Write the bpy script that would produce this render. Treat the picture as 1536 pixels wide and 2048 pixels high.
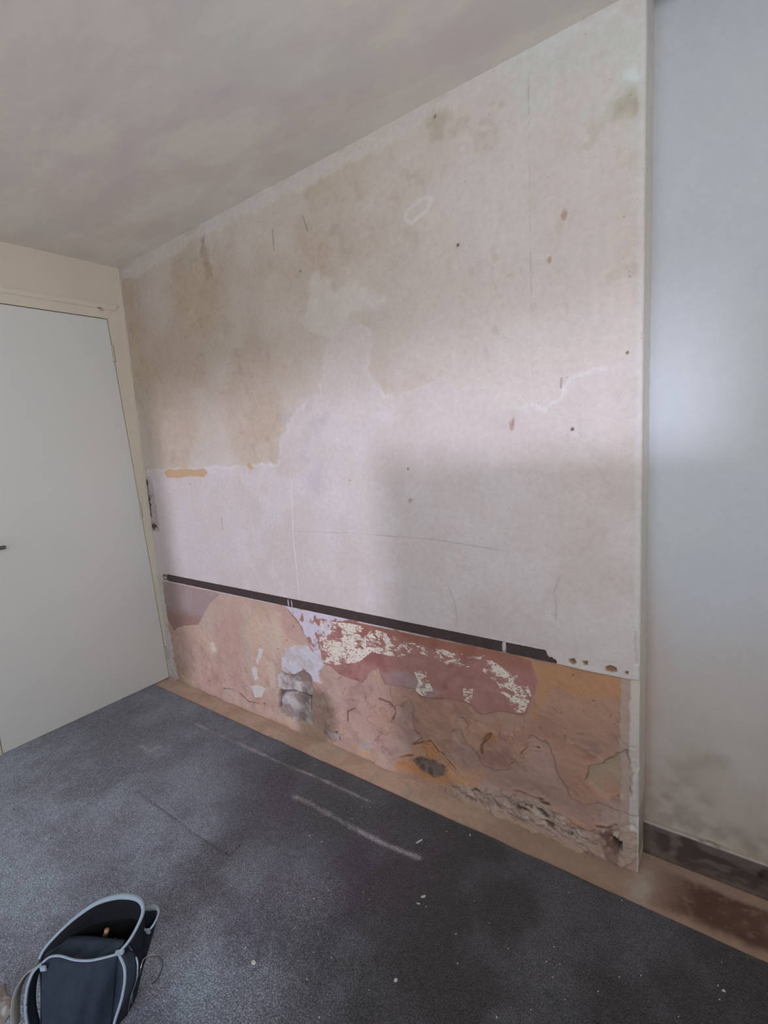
import bpy, bmesh, math, random
import numpy as np
from mathutils import Vector, Matrix

# ------------------------------------------------------------------ clear
for o in list(bpy.data.objects):
    bpy.data.objects.remove(o)
S = bpy.context.scene
COL = S.collection

def lin(c):
    c = np.asarray(c, float) / 255.0
    return np.where(c <= 0.04045, c / 12.92, ((c + 0.055) / 1.055) ** 2.4)

# ------------------------------------------------------------------ camera
F_PX = 973.4
CAM = (2.608, -1.368, 1.295)
def cam_matrix():
    a, b, c = 1.4194, -0.0700, 0.6369
    M = Matrix.Rotation(c, 4, 'Z') @ Matrix.Rotation(a, 4, 'X') @ Matrix.Rotation(b, 4, 'Z')
    M.translation = Vector(CAM)
    return M
cd = bpy.data.cameras.new('camera')
cam = bpy.data.objects.new('camera', cd)
COL.objects.link(cam)
cam.matrix_world = cam_matrix()
cd.sensor_fit = 'VERTICAL'
cd.sensor_height = 24.0
cd.sensor_width = 18.0
cd.lens = 24.0 * F_PX / 2048.0
cd.clip_start = 0.02
S.camera = cam

# ------------------------------------------------------------------ light and exposure
S.view_settings.view_transform = 'Standard'
S.view_settings.look = 'None'
S.view_settings.gamma = 1.0
S.view_settings.use_curve_mapping = False
S.view_settings.exposure = -0.05

wd = bpy.data.worlds.new('sky')
S.world = wd
wd.use_nodes = True
bg = wd.node_tree.nodes['Background']
bg.inputs['Color'].default_value = (0.70, 0.84, 1.0, 1)
bg.inputs['Strength'].default_value = 1.0

REAR = -3.1
def area(name, loc, rot, sx, sy, power, col, spread=180):
    l = bpy.data.lights.new(name, 'AREA')
    l.shape = 'RECTANGLE'; l.size = sx; l.size_y = sy
    l.energy = power; l.color = col; l.spread = math.radians(spread)
    o = bpy.data.objects.new(name, l); COL.objects.link(o)
    o.location = loc; o.rotation_euler = rot
    return o
# added lamps in two made-up rear openings, and daylight through the side window
area('added_rear_light_low', (2.07, REAR - 0.14, 1.02), (math.radians(90), 0, 0), 0.85, 1.9, 24, (0.50, 0.72, 1.0))
area('added_rear_light_high', (3.05, REAR - 0.14, 1.68), (math.radians(90), 0, 0), 1.0, 0.66, 8, (1.0, 0.985, 0.97))
area('side_window_daylight', (3.72 + 0.14, -1.95, 1.68), (math.radians(90), 0, math.radians(90)), 1.15, 0.70, 42, (0.86, 0.93, 1.0))
sl = bpy.data.lights.new('low_sun', 'SUN')
sl.energy = 1.6; sl.angle = math.radians(3.0); sl.color = (0.74, 0.76, 1.0)
so = bpy.data.objects.new('low_sun', sl); COL.objects.link(so)
SUN_DIR = Vector((-0.30, 1.0, -0.035)).normalized()
so.rotation_euler = SUN_DIR.to_track_quat('-Z', 'Y').to_euler()
so.location = (4, -6, 2)

# ------------------------------------------------------------------ noise and shape helpers (numpy)
def _hash(ix, iy, seed):
    n = (ix.astype(np.int64) * 374761393 + iy.astype(np.int64) * 668265263 + seed * 1442695041) & 0xFFFFFFFF
    n = ((n ^ (n >> 13)) * 1274126177) & 0xFFFFFFFF
    n = n ^ (n >> 16)
    return (n & 0xFFFF) / 65535.0
def vnoise(x, y, seed=0):
    ix = np.floor(x); iy = np.floor(y)
    fx = x - ix; fy = y - iy
    fx = fx * fx * (3 - 2 * fx); fy = fy * fy * (3 - 2 * fy)
    a = _hash(ix, iy, seed); b = _hash(ix + 1, iy, seed)
    c = _hash(ix, iy + 1, seed); d = _hash(ix + 1, iy + 1, seed)
    return (a * (1 - fx) + b * fx) * (1 - fy) + (c * (1 - fx) + d * fx) * fy
def fbm(x, y, scale, octv=4, seed=0, rough=0.5):
    s = 0; a = 1; t = 0; f = scale
    for i in range(octv):
        s = s + a * vnoise(x * f + 17.3 * i, y * f - 9.1 * i, seed + i * 7)
        t += a; a *= rough; f *= 2.03
    return s / t
def sst(a, b, v):
    t = np.clip((v - a) / (b - a), 0, 1)
    return t * t * (3 - 2 * t)
def sdf(P, x, y, pad=0.12):
    """signed distance (negative inside) of the points to polygon P, +pad far away"""
    P = np.asarray(P, float)
    out = np.full(x.shape, pad)
    m = (x > P[:, 0].min() - pad) & (x < P[:, 0].max() + pad) & (y > P[:, 1].min() - pad) & (y < P[:, 1].max() + pad)
    px = x[m]; py = y[m]
    if px.size == 0: return out
    d = np.full(px.shape, 1e9); ins = np.zeros(px.shape, bool)
    n = len(P)
    for i in range(n):
        ax, ay = P[i]; bx, by = P[(i + 1) % n]
        ex, ey = bx - ax, by - ay
        t = np.clip(((px - ax) * ex + (py - ay) * ey) / (ex * ex + ey * ey + 1e-12), 0, 1)
        d = np.minimum(d, (px - ax - t * ex) ** 2 + (py - ay - t * ey) ** 2)
        c = (ay > py) != (by > py)
        xi = ax + (py - ay) * ex / (ey if abs(ey) > 1e-12 else 1e-12)
        ins ^= c & (px < xi)
    d = np.sqrt(d); d = np.where(ins, -d, d)
    out[m] = d
    return out
def ldist(L, x, y, pad=0.06):
    L = np.asarray(L, float)
    out = np.full(x.shape, pad)
    m = (x > L[:, 0].min() - pad) & (x < L[:, 0].max() + pad) & (y > L[:, 1].min() - pad) & (y < L[:, 1].max() + pad)
    px = x[m]; py = y[m]
    if px.size == 0: return out
    d = np.full(px.shape, 1e9)
    for i in range(len(L) - 1):
        ax, ay = L[i]; bx, by = L[i + 1]; ex, ey = bx - ax, by - ay
        t = np.clip(((px - ax) * ex + (py - ay) * ey) / (ex * ex + ey * ey + 1e-12), 0, 1)
        d = np.minimum(d, (px - ax - t * ex) ** 2 + (py - ay - t * ey) ** 2)
    out[m] = np.sqrt(d)
    return out
def mixc(C, col, w):
    col = lin(col)
    return C * (1 - w[..., None]) + col * w[..., None]

# ------------------------------------------------------------------ object helpers
def put(o, parent=None):
    COL.objects.link(o)
    if parent is not None: o.parent = parent
    return o
def mesh_obj(name, verts, faces, mat, parent=None, smooth=True, smooth_angle=None):
    me = bpy.data.meshes.new(name)
    me.from_pydata([tuple(v) for v in verts], [], faces)
    me.update()
    if mat: me.materials.append(mat)
    if smooth: me.polygons.foreach_set('use_smooth', [True] * len(me.polygons))
    return put(bpy.data.objects.new(name, me), parent)
def bm_obj(name, bm, mat, parent=None, smooth=False):
    me = bpy.data.meshes.new(name)
    bmesh.ops.recalc_face_normals(bm, faces=bm.faces)
    bm.to_mesh(me); bm.free()
    if mat: me.materials.append(mat)
    if smooth: me.polygons.foreach_set('use_smooth', [True] * len(me.polygons))
    return put(bpy.data.objects.new(name, me), parent)
def box(bm, x0, x1, y0, y1, z0, z1, bev=0.0, fx=None):
    vs = [bm.verts.new((x, y, z)) for x in (x0, x1) for y in (y0, y1) for z in (z0, z1)]
    fs = [(0, 1, 3, 2), (4, 6, 7, 5), (0, 4, 5, 1), (2, 3, 7, 6), (0, 2, 6, 4), (1, 5, 7, 3)]
    ff = [bm.faces.new([vs[i] for i in f]) for f in fs]
    if bev > 0:
        es = list({e for f in ff for e in f.edges})
        bmesh.ops.bevel(bm, geom=es, offset=bev, segments=2, affect='EDGES', profile=0.6)
def boxes(name, L, mat, parent=None, bev=0.0):
    bm = bmesh.new()
    for b in L: box(bm, *b, bev=bev)
    return bm_obj(name, bm, mat, parent)
def structure(o): o['kind'] = 'structure'; return o
def tag(o, label=None, cat=None, group=None, kind=None):
    if label: o['label'] = label
    if cat: o['category'] = cat
    if group: o['group'] = group
    if kind: o['kind'] = kind
    return o
def empty(name, loc=(0, 0, 0)):
    o = bpy.data.objects.new(name, None); o.location = loc; COL.objects.link(o); o.empty_display_size = 0.05
    return o
def grid_obj(name, us, vs, fn, mat, parent=None):
    """fn(U,V) -> (X,Y,Z,rgb[...,3], extras dict) over the grid us x vs"""
    U, V = np.meshgrid(us, vs)
    X, Y, Z, C, ex = fn(U, V)
    nu, nv = len(us), len(vs)
    co = np.stack([X, Y, Z], -1).reshape(-1, 3).astype(np.float32)
    idx = np.arange(nu * nv).reshape(nv, nu)
    q = np.stack([idx[:-1, :-1], idx[:-1, 1:], idx[1:, 1:], idx[1:, :-1]], -1).reshape(-1, 4)
    me = bpy.data.meshes.new(name)
    me.vertices.add(len(co)); me.vertices.foreach_set('co', co.ravel())
    me.loops.add(q.size); me.loops.foreach_set('vertex_index', q.ravel().astype(np.int32))
    me.polygons.add(len(q))
    me.polygons.foreach_set('loop_start', np.arange(0, q.size, 4, dtype=np.int32))
    me.polygons.foreach_set('use_smooth', np.ones(len(q), bool))
    me.update(calc_edges=True); me.validate()
    ca = me.color_attributes.new('albedo', 'FLOAT_COLOR', 'POINT')
    C4 = np.concatenate([C.reshape(-1, 3), np.ones((len(co), 1))], 1).astype(np.float32)
    ca.data.foreach_set('color', C4.ravel())
    for k, a in ex.items():
        at = me.attributes.new(k, 'FLOAT', 'POINT'); at.data.foreach_set('value', a.reshape(-1).astype(np.float32))
    me.materials.append(mat)
    return put(bpy.data.objects.new(name, me), parent)

# ------------------------------------------------------------------ materials
def new_mat(name):
    m = bpy.data.materials.new(name); m.use_nodes = True
    nt = m.node_tree; b = nt.nodes['Principled BSDF']
    return m, nt, b
def nd(nt, t, **kw):
    n = nt.nodes.new(t)
    for k, v in kw.items(): setattr(n, k, v)
    return n
def noise(nt, scale, detail=4, rough=0.55, vec=None, dist=0.0):
    n = nd(nt, 'ShaderNodeTexNoise'); n.inputs['Scale'].default_value = scale
    n.inputs['Detail'].default_value = detail; n.inputs['Roughness'].default_value = rough
    n.inputs['Distortion'].default_value = dist
    if vec is not None: nt.links.new(vec, n.inputs['Vector'])
    return n.outputs['Fac']
def ramp(nt, fac, stops):
    r = nd(nt, 'ShaderNodeValToRGB'); e = r.color_ramp.elements
    while len(e) < len(stops): e.new(0.5)
    for i, (p, c) in enumerate(stops):
        e[i].position = p
        e[i].color = (*c, 1) if len(c) == 3 else c
    nt.links.new(fac, r.inputs['Fac'])
    return r.outputs['Color']
def g(v): return (v, v, v)
def mixn(nt, a, b, fac, mode='MIX'):
    n = nd(nt, 'ShaderNodeMix', data_type='RGBA', blend_type=mode)
    for s, k in ((a, 'A'), (b, 'B')):
        i = [x for x in n.inputs if x.name == k and x.type == 'RGBA'][0]
        if isinstance(s, (tuple, list)): i.default_value = (*s, 1) if len(s) == 3 else s
        else: nt.links.new(s, i)
    f = [x for x in n.inputs if x.name == 'Factor' and x.type == 'VALUE'][0]
    if isinstance(fac, (int, float)): f.default_value = fac
    else: nt.links.new(fac, f)
    return [x for x in n.outputs if x.type == 'RGBA'][0]
def bump(nt, b, h, strength=0.3, dist=0.002):
    n = nd(nt, 'ShaderNodeBump'); n.inputs['Strength'].default_value = strength
    n.inputs['Distance'].default_value = dist
    nt.links.new(h, n.inputs['Height']); nt.links.new(n.outputs['Normal'], b.inputs['Normal'])
def objco(nt): return nd(nt, 'ShaderNodeTexCoord').outputs['Object']
def attr_mat(name, rough=0.9, fine=0.10, bscale=90, bstr=0.25, bdist=0.002, flakes=False):
    m, nt, b = new_mat(name)
    a = nd(nt, 'ShaderNodeAttribute', attribute_name='albedo')
    co = objco(nt)
    n1 = noise(nt, 55, 5, 0.6, co); n2 = noise(nt, 7, 4, 0.6, co)
    c = mixn(nt, a.outputs['Color'], ramp(nt, n1, [(0.25, g(1 - fine * 1.6)), (0.75, g(1.0))]), 1.0, 'MULTIPLY')
    c = mixn(nt, c, ramp(nt, n2, [(0.3, (1 - fine * .7, 1 - fine * .75, 1 - fine * .8)), (0.7, g(1.0))]), 1.0, 'MULTIPLY')
    if flakes:
        fa = nd(nt, 'ShaderNodeAttribute', attribute_name='flake')
        mp = nd(nt, 'ShaderNodeMapping'); mp.inputs['Scale'].default_value = (1, 1, 1.7)
        nt.links.new(co, mp.inputs['Vector'])
        fn = noise(nt, 27, 9, 0.75, mp.outputs['Vector'], 0.6)
        ad = nd(nt, 'ShaderNodeMath', operation='ADD'); nt.links.new(fn, ad.inputs[0]); nt.links.new(fa.outputs['Fac'], ad.inputs[1])
        k = ramp(nt, ad.outputs[0], [(0.985, g(0)), (1.0, g(1))])
        k2 = ramp(nt, noise(nt, 120, 5, .7, mp.outputs['Vector'], .3), [(.40, g(0)), (.46, g(1))])
        k = mixn(nt, k, k2, 1.0, 'MULTIPLY')
        c = mixn(nt, c, tuple(lin((212, 198, 180))), k)
        sp = nd(nt, 'ShaderNodeAttribute', attribute_name='speck')
        sn = noise(nt, 130, 3, .6, co, .4); bn = noise(nt, 9, 3, .6, co)
        sk = mixn(nt, ramp(nt, sn, [(.655, g(0)), (.70, g(1))]), ramp(nt, bn, [(.46, g(0)), (.62, g(1))]), 1.0, 'MULTIPLY')
        sk = mixn(nt, sk, sp.outputs['Color'], 1.0, 'MULTIPLY')
        c = mixn(nt, c, tuple(lin((122, 92, 72))), sk)
        dk = nd(nt, 'ShaderNodeAttribute', attribute_name='void')
        c = mixn(nt, c, tuple(lin((38, 30, 26))), dk.outputs['Fac'])
    nt.links.new(c, b.inputs['Base Color'])
    b.inputs['Roughness'].default_value = rough
    h = noise(nt, bscale, 6, 0.6, co)
    bump(nt, b, h, bstr, bdist)
    return m
def plain(name, col, rough=0.6, var=0.08, scale=20, metal=0.0, bstr=0.1, bscale=120, bdist=0.001, spec=0.5):
    m, nt, b = new_mat(name); co = objco(nt)
    base = lin(col)
    f = noise(nt, scale, 5, 0.6, co)
    c = ramp(nt, f, [(0.3, tuple(base * (1 - var))), (0.7, tuple(np.minimum(base * (1 + var), 1)))])
    nt.links.new(c, b.inputs['Base Color'])
    b.inputs['Roughness'].default_value = rough; b.inputs['Metallic'].default_value = metal
    b.inputs['Specular IOR Level'].default_value = spec
    if bstr > 0: bump(nt, b, noise(nt, bscale, 4, 0.6, co), bstr, bdist)
    return m
# ------------------------------------------------------------------ surveyed outlines, metres (wall: x,z   floor: x,y)
SH={
 'mauve': [(0.0405,0.5953),(0.5604,0.5902),(0.4877,0.5475),(0.4486,0.5177),(0.4203,0.489),(0.3757,0.4395),(0.3176,0.3864),(0.2426,0.373),(0.1152,0.3389),(0.0753,0.3087),(0.0346,0.359),(0.0146,0.4402)],
 'red': [(1.0183,0.6058),(1.4089,0.6024),(1.8345,0.5952),(2.0354,0.6018),(2.1156,0.5926),(2.1152,0.5747),(2.1312,0.5386),(2.1265,0.515),(2.1216,0.4867),(2.1081,0.4557),(2.0985,0.4162),(2.085,0.4005),(2.0583,0.3995),(2.0219,0.3981),(1.979,0.3805),(1.9444,0.3603),(1.9198,0.3628),(1.9057,0.3835),(1.8755,0.3898),(1.8229,0.3851),(1.7674,0.3703),(1.7018,0.3586),(1.6758,0.3845),(1.6296,0.3775),(1.5881,0.3718),(1.5394,0.367),(1.5137,0.4271),(1.4806,0.4085),(1.4225,0.3423),(1.3688,0.3425),(1.3069,0.3497),(1.2668,0.3744),(1.2229,0.3758),(1.1809,0.4013),(1.1548,0.4367),(1.13,0.4845),(1.0822,0.5404),(1.0384,0.5745)],
 'whitetri': [(1.0183,0.6058),(1.3688,0.6009),(1.2243,0.5707),(1.2881,0.5595),(1.2601,0.5039),(1.2122,0.4717),(1.2148,0.4319),(1.2229,0.3758),(1.1809,0.4013),(1.1548,0.4367),(1.13,0.4845),(1.0822,0.5404),(1.0384,0.5745)],
 'flakes': [(1.2243,0.5707),(1.4073,0.5862),(1.5337,0.5829),(1.6155,0.5679),(1.7263,0.5606),(1.8299,0.5633),(1.8324,0.558),(1.9582,0.5781),(2.0268,0.5448),(2.0969,0.5254),(2.1129,0.4753),(2.0852,0.4076),(2.0358,0.4022),(2.005,0.4455),(1.9699,0.5123),(1.9311,0.5076),(1.8714,0.5127),(1.8297,0.5078),(1.7764,0.5182),(1.6971,0.53),(1.6094,0.4907),(1.4877,0.4849),(1.4175,0.4262),(1.2896,0.3855),(1.2236,0.3817),(1.2122,0.4717)],
 'flake2': [(1.6752,0.4552),(1.7309,0.4686),(1.7396,0.4362),(1.7584,0.3966),(1.7132,0.3642),(1.6747,0.3689),(1.6946,0.4148)],
 'flake3': [(1.8728,0.439),(1.9137,0.4498),(1.9059,0.3885),(1.8758,0.3949)],
 'grey_in_red': [(1.5308,0.41),(1.6406,0.4469),(1.7173,0.4256),(1.7898,0.3952),(1.7293,0.3612),(1.6754,0.3793),(1.5572,0.361)],
 'filler': [(0.9803,0.3944),(1.0759,0.4265),(1.1338,0.4444),(1.1538,0.4191),(1.2263,0.3942),(1.2296,0.3601),(1.181,0.3309),(1.1899,0.2798),(1.151,0.2757),(1.1316,0.3069),(1.0931,0.3157),(1.0401,0.2845),(0.988,0.2717),(0.9464,0.2805),(0.9487,0.3252),(0.9835,0.358)],
 'hole1': [(0.9459,0.2772),(0.988,0.2717),(1.0396,0.2813),(1.0931,0.3157),(1.1381,0.2965),(1.1358,0.2355),(1.1179,0.1262),(1.1163,0.0635),(0.9995,0.0524),(0.9052,0.0629),(0.904,0.115),(0.9214,0.1718),(0.9141,0.2407)],
 'gap1': [(0.9173,0.174),(0.9488,0.1792),(1.0202,0.2015),(1.1013,0.1956),(1.1277,0.2029),(1.1146,0.1252),(1.1063,0.1228),(1.1122,0.1875),(1.0184,0.1885),(0.9473,0.1692),(0.9256,0.1406),(0.9082,0.0835),(0.8989,0.0807)],
 'lip_shade': [(0.9459,0.2772),(0.988,0.2717),(1.0396,0.2813),(1.0931,0.3157),(1.134,0.2955),(1.1333,0.2591),(1.11,0.2622),(1.0514,0.2471),(1.0184,0.248),(0.9949,0.2609),(0.9425,0.2542)],
 'bit1': [(0.8151,0.3597),(0.8379,0.3581),(0.817,0.3148),(0.7822,0.2741),(0.7758,0.2924)],
 'bit2': [(0.7288,0.2417),(0.7689,0.2512),(0.7734,0.1924),(0.7473,0.179)],
 'bit3': [(0.7068,0.1415),(0.7638,0.1631),(0.8196,0.1577),(0.7932,0.1105),(0.7318,0.0867)],
 'bit4': [(0.4024,0.2946),(0.4392,0.3093),(0.4535,0.2696),(0.4271,0.2496)],
 'pale1': [(0.8403,0.2876),(0.8966,0.3006),(0.8988,0.1982),(0.858,0.1679)],
 'pale2': [(0.9294,0.5694),(0.9974,0.5681),(0.9716,0.3926),(0.9167,0.4312)],
 'darkstone': [(1.6426,0.0801),(1.6851,0.1118),(1.7411,0.1165),(1.7836,0.1064),(1.776,0.0671),(1.7367,0.0465),(1.681,0.0514)],
 'orange1': [(1.5569,0.0597),(1.6143,0.097),(1.6902,0.1875),(1.7453,0.1854),(1.7755,0.1497),(1.8568,0.119),(1.9251,0.1452),(1.8297,0.1106),(1.9152,0.1434),(1.9399,0.1323),(1.9277,0.0808),(1.8587,0.0472),(1.805,0.0578),(1.8008,0.0354),(1.6558,0.02),(1.5527,0.0078)],
 'orange2': [(1.3379,0.0452),(1.36,0.0557),(1.3716,0.0333),(1.4406,0.0461),(1.4175,0.0146),(1.3481,0.0073)],
 'orange3': [(2.1112,0.5827),(2.1973,0.5982),(2.39,0.5996),(2.3871,0.5267),(2.3527,0.5414),(2.2354,0.5177),(2.1803,0.529),(2.1282,0.3976),(2.1024,0.3989),(2.1303,0.4981),(2.1313,0.543)],
 'orange4': [(1.9876,0.354),(1.997,0.3521),(1.9798,0.273),(1.9406,0.2697),(1.967,0.3181)],
 'greyhole': [(1.374,0.0576),(1.4301,0.0769),(1.4406,0.0461),(1.3788,0.0358)],
 'greyhole2': [(1.1683,0.0489),(1.2541,0.0708),(1.2721,0.0346),(1.2251,0.0125),(1.1813,0.0284)],
 'rubble': [(1.7928,0.0444),(1.9569,0.084),(2.0131,0.1014),(2.128,0.116),(2.2052,0.0952),(2.2512,0.0734),(2.2915,0.0713),(2.3133,0.0608),(2.3219,-0.0035),(2.2688,-0.0041),(2.2039,-0.004),(2.1255,-0.0029),(2.0533,0.009),(1.9933,0.0052),(1.9252,0.0109),(1.8349,0.0088)],
 'voids': [(2.3411,0.09),(2.3474,0.0879),(2.3674,0.0873),(2.3676,0.0514),(2.3559,0.0559),(2.3433,0.0703)],
 'bare': [(2.272,0.2979),(2.3171,0.3192),(2.3567,0.368),(2.3811,0.3892),(2.3884,0.3289),(2.389,0.2439),(2.3207,0.2152),(2.2945,0.231),(2.2717,0.2487)],
 'cornergrot': [(2.2915,0.0713),(2.3681,0.1386),(2.3961,0.1866),(2.412,0.1789),(2.4131,0.0644),(2.3728,0.0023),(2.3219,-0.0035),(2.2958,0.0469)],
 'rightedge': [(2.3833,0.5939),(2.39,0.5956),(2.389,0.4949),(2.391,0.4464),(2.3967,0.3739),(2.3956,0.2894),(2.3928,0.1851),(2.3823,0.1803),(2.3886,0.2951),(2.3846,0.3779),(2.3808,0.4431)],
 'redchip': [(2.3956,0.7393),(2.4021,0.7386),(2.4055,0.6466),(2.3996,0.6453),(2.3909,0.7095)],
 'edgeplaster': [(2.186,0.6342),(2.4062,0.6507),(2.4049,0.6034),(2.3799,0.599),(2.321,0.5985),(2.2362,0.5988),(2.1875,0.5994),(2.1876,0.6089),(2.1577,0.6238)],
 'pit0': [(2.2249,0.6216),(2.2384,0.6267),(2.244,0.6154),(2.2344,0.6069),(2.2248,0.6131)],
 'pit1': [(2.2628,0.6239),(2.2758,0.6268),(2.275,0.6163),(2.2665,0.6135)],
 'pit2': [(2.3245,0.6217),(2.3351,0.6283),(2.3508,0.6259),(2.3532,0.6152),(2.3386,0.6089),(2.3245,0.6108)],
 'pit3': [(2.373,0.6192),(2.3798,0.6209),(2.3805,0.6123),(2.3748,0.6109)],
 'lilac': [(0.0471,1.2056),(0.5241,1.2145),(1.0685,1.2137),(1.1044,1.3138),(1.1505,1.3704),(1.2593,1.4568),(1.3388,1.467),(1.3619,1.554),(1.3962,1.6365),(1.4861,1.7053),(1.581,1.6632),(1.5904,1.605),(1.5573,1.5278),(1.6342,1.4358),(1.6953,1.4374),(1.7916,1.4424),(1.8474,1.4663),(1.9139,1.421),(2.0031,1.4182),(2.0403,1.3787),(2.0468,1.3468),(2.1277,1.3494),(2.1693,1.3362),(2.2101,1.3617),(2.2367,1.4109),(2.3109,1.4266),(2.4128,1.4599),(2.4218,0.5938),(2.1852,0.6351),(-0.018,0.6309)],
 'lilacline': [(0.1688,1.214),(0.5241,1.2145),(1.0685,1.2137),(1.1044,1.3138),(1.1505,1.3704),(1.2593,1.4568),(1.3388,1.467),(1.3619,1.554),(1.3962,1.6365)],
 'ochre1': [(0.1982,1.1983),(0.2482,1.2142),(0.3064,1.2073),(0.3945,1.213),(0.4488,1.2064),(0.5033,1.207),(0.5573,1.2121),(0.5809,1.1886),(0.5478,1.1674),(0.4417,1.1747),(0.3549,1.1658),(0.2216,1.1685)],
 'ochre2': [(0.8753,1.227),(0.8938,1.2265),(0.9118,1.205),(0.8992,1.1947),(0.8744,1.2093)],
 'tan1': [(0.0395,2.1738),(1.4021,1.9871),(1.6996,1.9779),(2.0517,1.7041),(2.015,1.5222),(1.6163,1.4707),(1.3863,1.6555),(1.2377,1.4964),(0.9122,1.3241),(0.076,1.237)],
 'blobpatch': [(1.2713,1.7461),(1.3865,1.8594),(1.5214,1.8279),(1.6398,1.7385),(1.5083,1.7011),(1.412,1.6683),(1.3173,1.7023)],
 'dirtystrip': [(0.717,2.189),(0.7611,2.1767),(0.7859,2.0195),(0.7468,2.0256),(0.715,2.1248)],
 'pinkpatch': [(1.139,1.3909),(1.2878,1.4724),(1.3942,1.5144),(1.3508,1.3562),(1.1965,1.1908),(1.1132,1.2126)],
 'pinkblob': [(1.2217,1.1706),(1.3049,1.1889),(1.3477,1.1119),(1.2907,1.0723),(1.2181,1.101)],
 'greenish': [(2.1738,2.2131),(2.4245,2.1929),(2.4288,1.8631),(2.312,1.9153),(2.1962,2.0927)],
 'whiteupper': [(2.2342,2.2274),(2.4245,2.1929),(2.4248,2.0175),(2.3659,2.0323),(2.2902,2.0961)],
 'band': [(0.0382,2.2195),(0.974,2.2332),(1.5447,2.2341),(1.9245,2.2359),(2.3423,2.227),(2.4241,2.2215),(2.4246,2.1834),(2.3424,2.1802),(2.0688,2.1927),(1.6384,2.1678),(0.9645,2.1815),(0.0601,2.1571)],
 'cornerrubble': [(-0.004,1.1522),(0.0462,1.1749),(0.0679,1.1215),(0.0775,0.9679),(0.0767,0.8821),(-0.0197,0.8767),(-0.0279,1.0114)],
 'oval': [(1.7526,1.9515),(1.7624,1.9711),(1.8203,1.9879),(1.8474,1.9823),(1.8338,1.9524),(1.7761,1.9316)],
}
LN={
 'seam': [(2.1439,2.1712),(2.1406,1.8811),(2.1386,1.6838),(2.1373,1.3961)],
 'pale_v': [(1.1396,1.1513),(1.1163,0.901),(1.1194,0.7942),(1.118,0.608)],
 'scr1': [(1.8395,0.7894),(1.8578,0.7488),(1.8658,0.6894),(1.8583,0.6532)],
 'scr2': [(2.2045,0.8736),(2.1853,0.8191),(2.1917,0.7748),(2.1883,0.7361)],
 'scr3': [(0.645,0.9745),(0.6424,0.9216)],
 'scr4': [(2.2148,1.4175),(2.2132,1.3942)],
 'scr5': [(1.33,2.0894),(1.3472,2.0319)],
 'scr6': [(1.1722,2.0853),(1.1699,2.0162)],
 'hl': [(1.1037,0.9384),(1.4302,0.9495),(1.7787,0.9499),(2.0247,0.9321)],
 'hl2': [(1.8332,1.2276),(1.8888,1.0996)],
 'crack1': [(1.6902,0.1875),(1.641,0.1388),(1.7293,0.1903),(1.76,0.1596),(1.7953,0.1262),(1.8203,0.1049)],
 'crack2': [(1.3195,0.1393),(1.324,0.1816),(1.369,0.2123)],
 'crack3': [(1.4695,0.147),(1.5136,0.1391),(1.5277,0.1714)],
 'crack4': [(1.9332,0.2116),(1.932,0.2416),(1.9663,0.2981)],
 'crack5': [(2.0678,0.2599),(2.091,0.292),(2.126,0.2996)],
 'crack6': [(2.2718,0.2577),(2.2796,0.2963),(2.3171,0.3192),(2.3567,0.368)],
 'crack7': [(2.3516,0.2891),(2.3554,0.2298)],
 'crack8': [(1.5437,0.0493),(1.6378,0.0946)],
 'crack9': [(1.495,0.2877),(1.5631,0.2854),(1.5724,0.2507),(1.5509,0.2116)],
 'crack10': [(2.296,0.0997),(2.3263,0.1087),(2.3515,0.1309)],
 'crack11': [(0.4799,0.0677),(0.5802,0.0872),(0.6656,0.0475),(0.8061,0.0738)],
 'crack12': [(1.8485,0.0331),(1.9567,0.078),(2.0563,0.1136),(2.128,0.1132),(2.2051,0.0897),(2.2603,0.0776)],
}
PT={
 'holes': [(1.2961,1.9113),(1.7082,1.1852),(0.4231,1.1354),(1.9282,1.8298),(2.2417,1.2824),(2.3744,1.4599),(1.8737,2.1864)],
 'specks': [(2.0654,1.3126),(2.071,1.3023),(2.0775,1.3188),(2.229,1.818),(2.1871,1.7218),(1.7085,1.0802),(1.451,1.1496)],
 'dirt': [(2.3639,2.0073),(1.8803,2.1606),(2.3868,2.0051)],
}
FL={
 'dust1': [(0.5397,-0.2105),(0.8352,-0.2034),(1.119,-0.1951),(1.3561,-0.1799),(1.5723,-0.1761)],
 'dust2': [(1.3163,-0.3024),(1.4006,-0.2963),(1.5427,-0.299),(1.7103,-0.3002),(1.8482,-0.2836)],
 'dust3': [(0.4798,-0.4398),(0.5542,-0.4424),(0.5651,-0.4035)],
 'fold': [(0.7609,-0.6005),(1.0606,-0.605),(1.1519,-0.6067),(1.3265,-0.5975)],
 'fold2': [(1.3265,-0.5975),(1.3215,-0.549)],
 'dustpatch': [(0.8342,-0.7148),(0.5347,-0.4306),(0.0708,-0.6154),(1.7502,-0.7975),(1.6401,-0.5511),(1.7229,-0.863),(1.554,-0.5281),(0.4193,-0.8506)],
}
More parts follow.
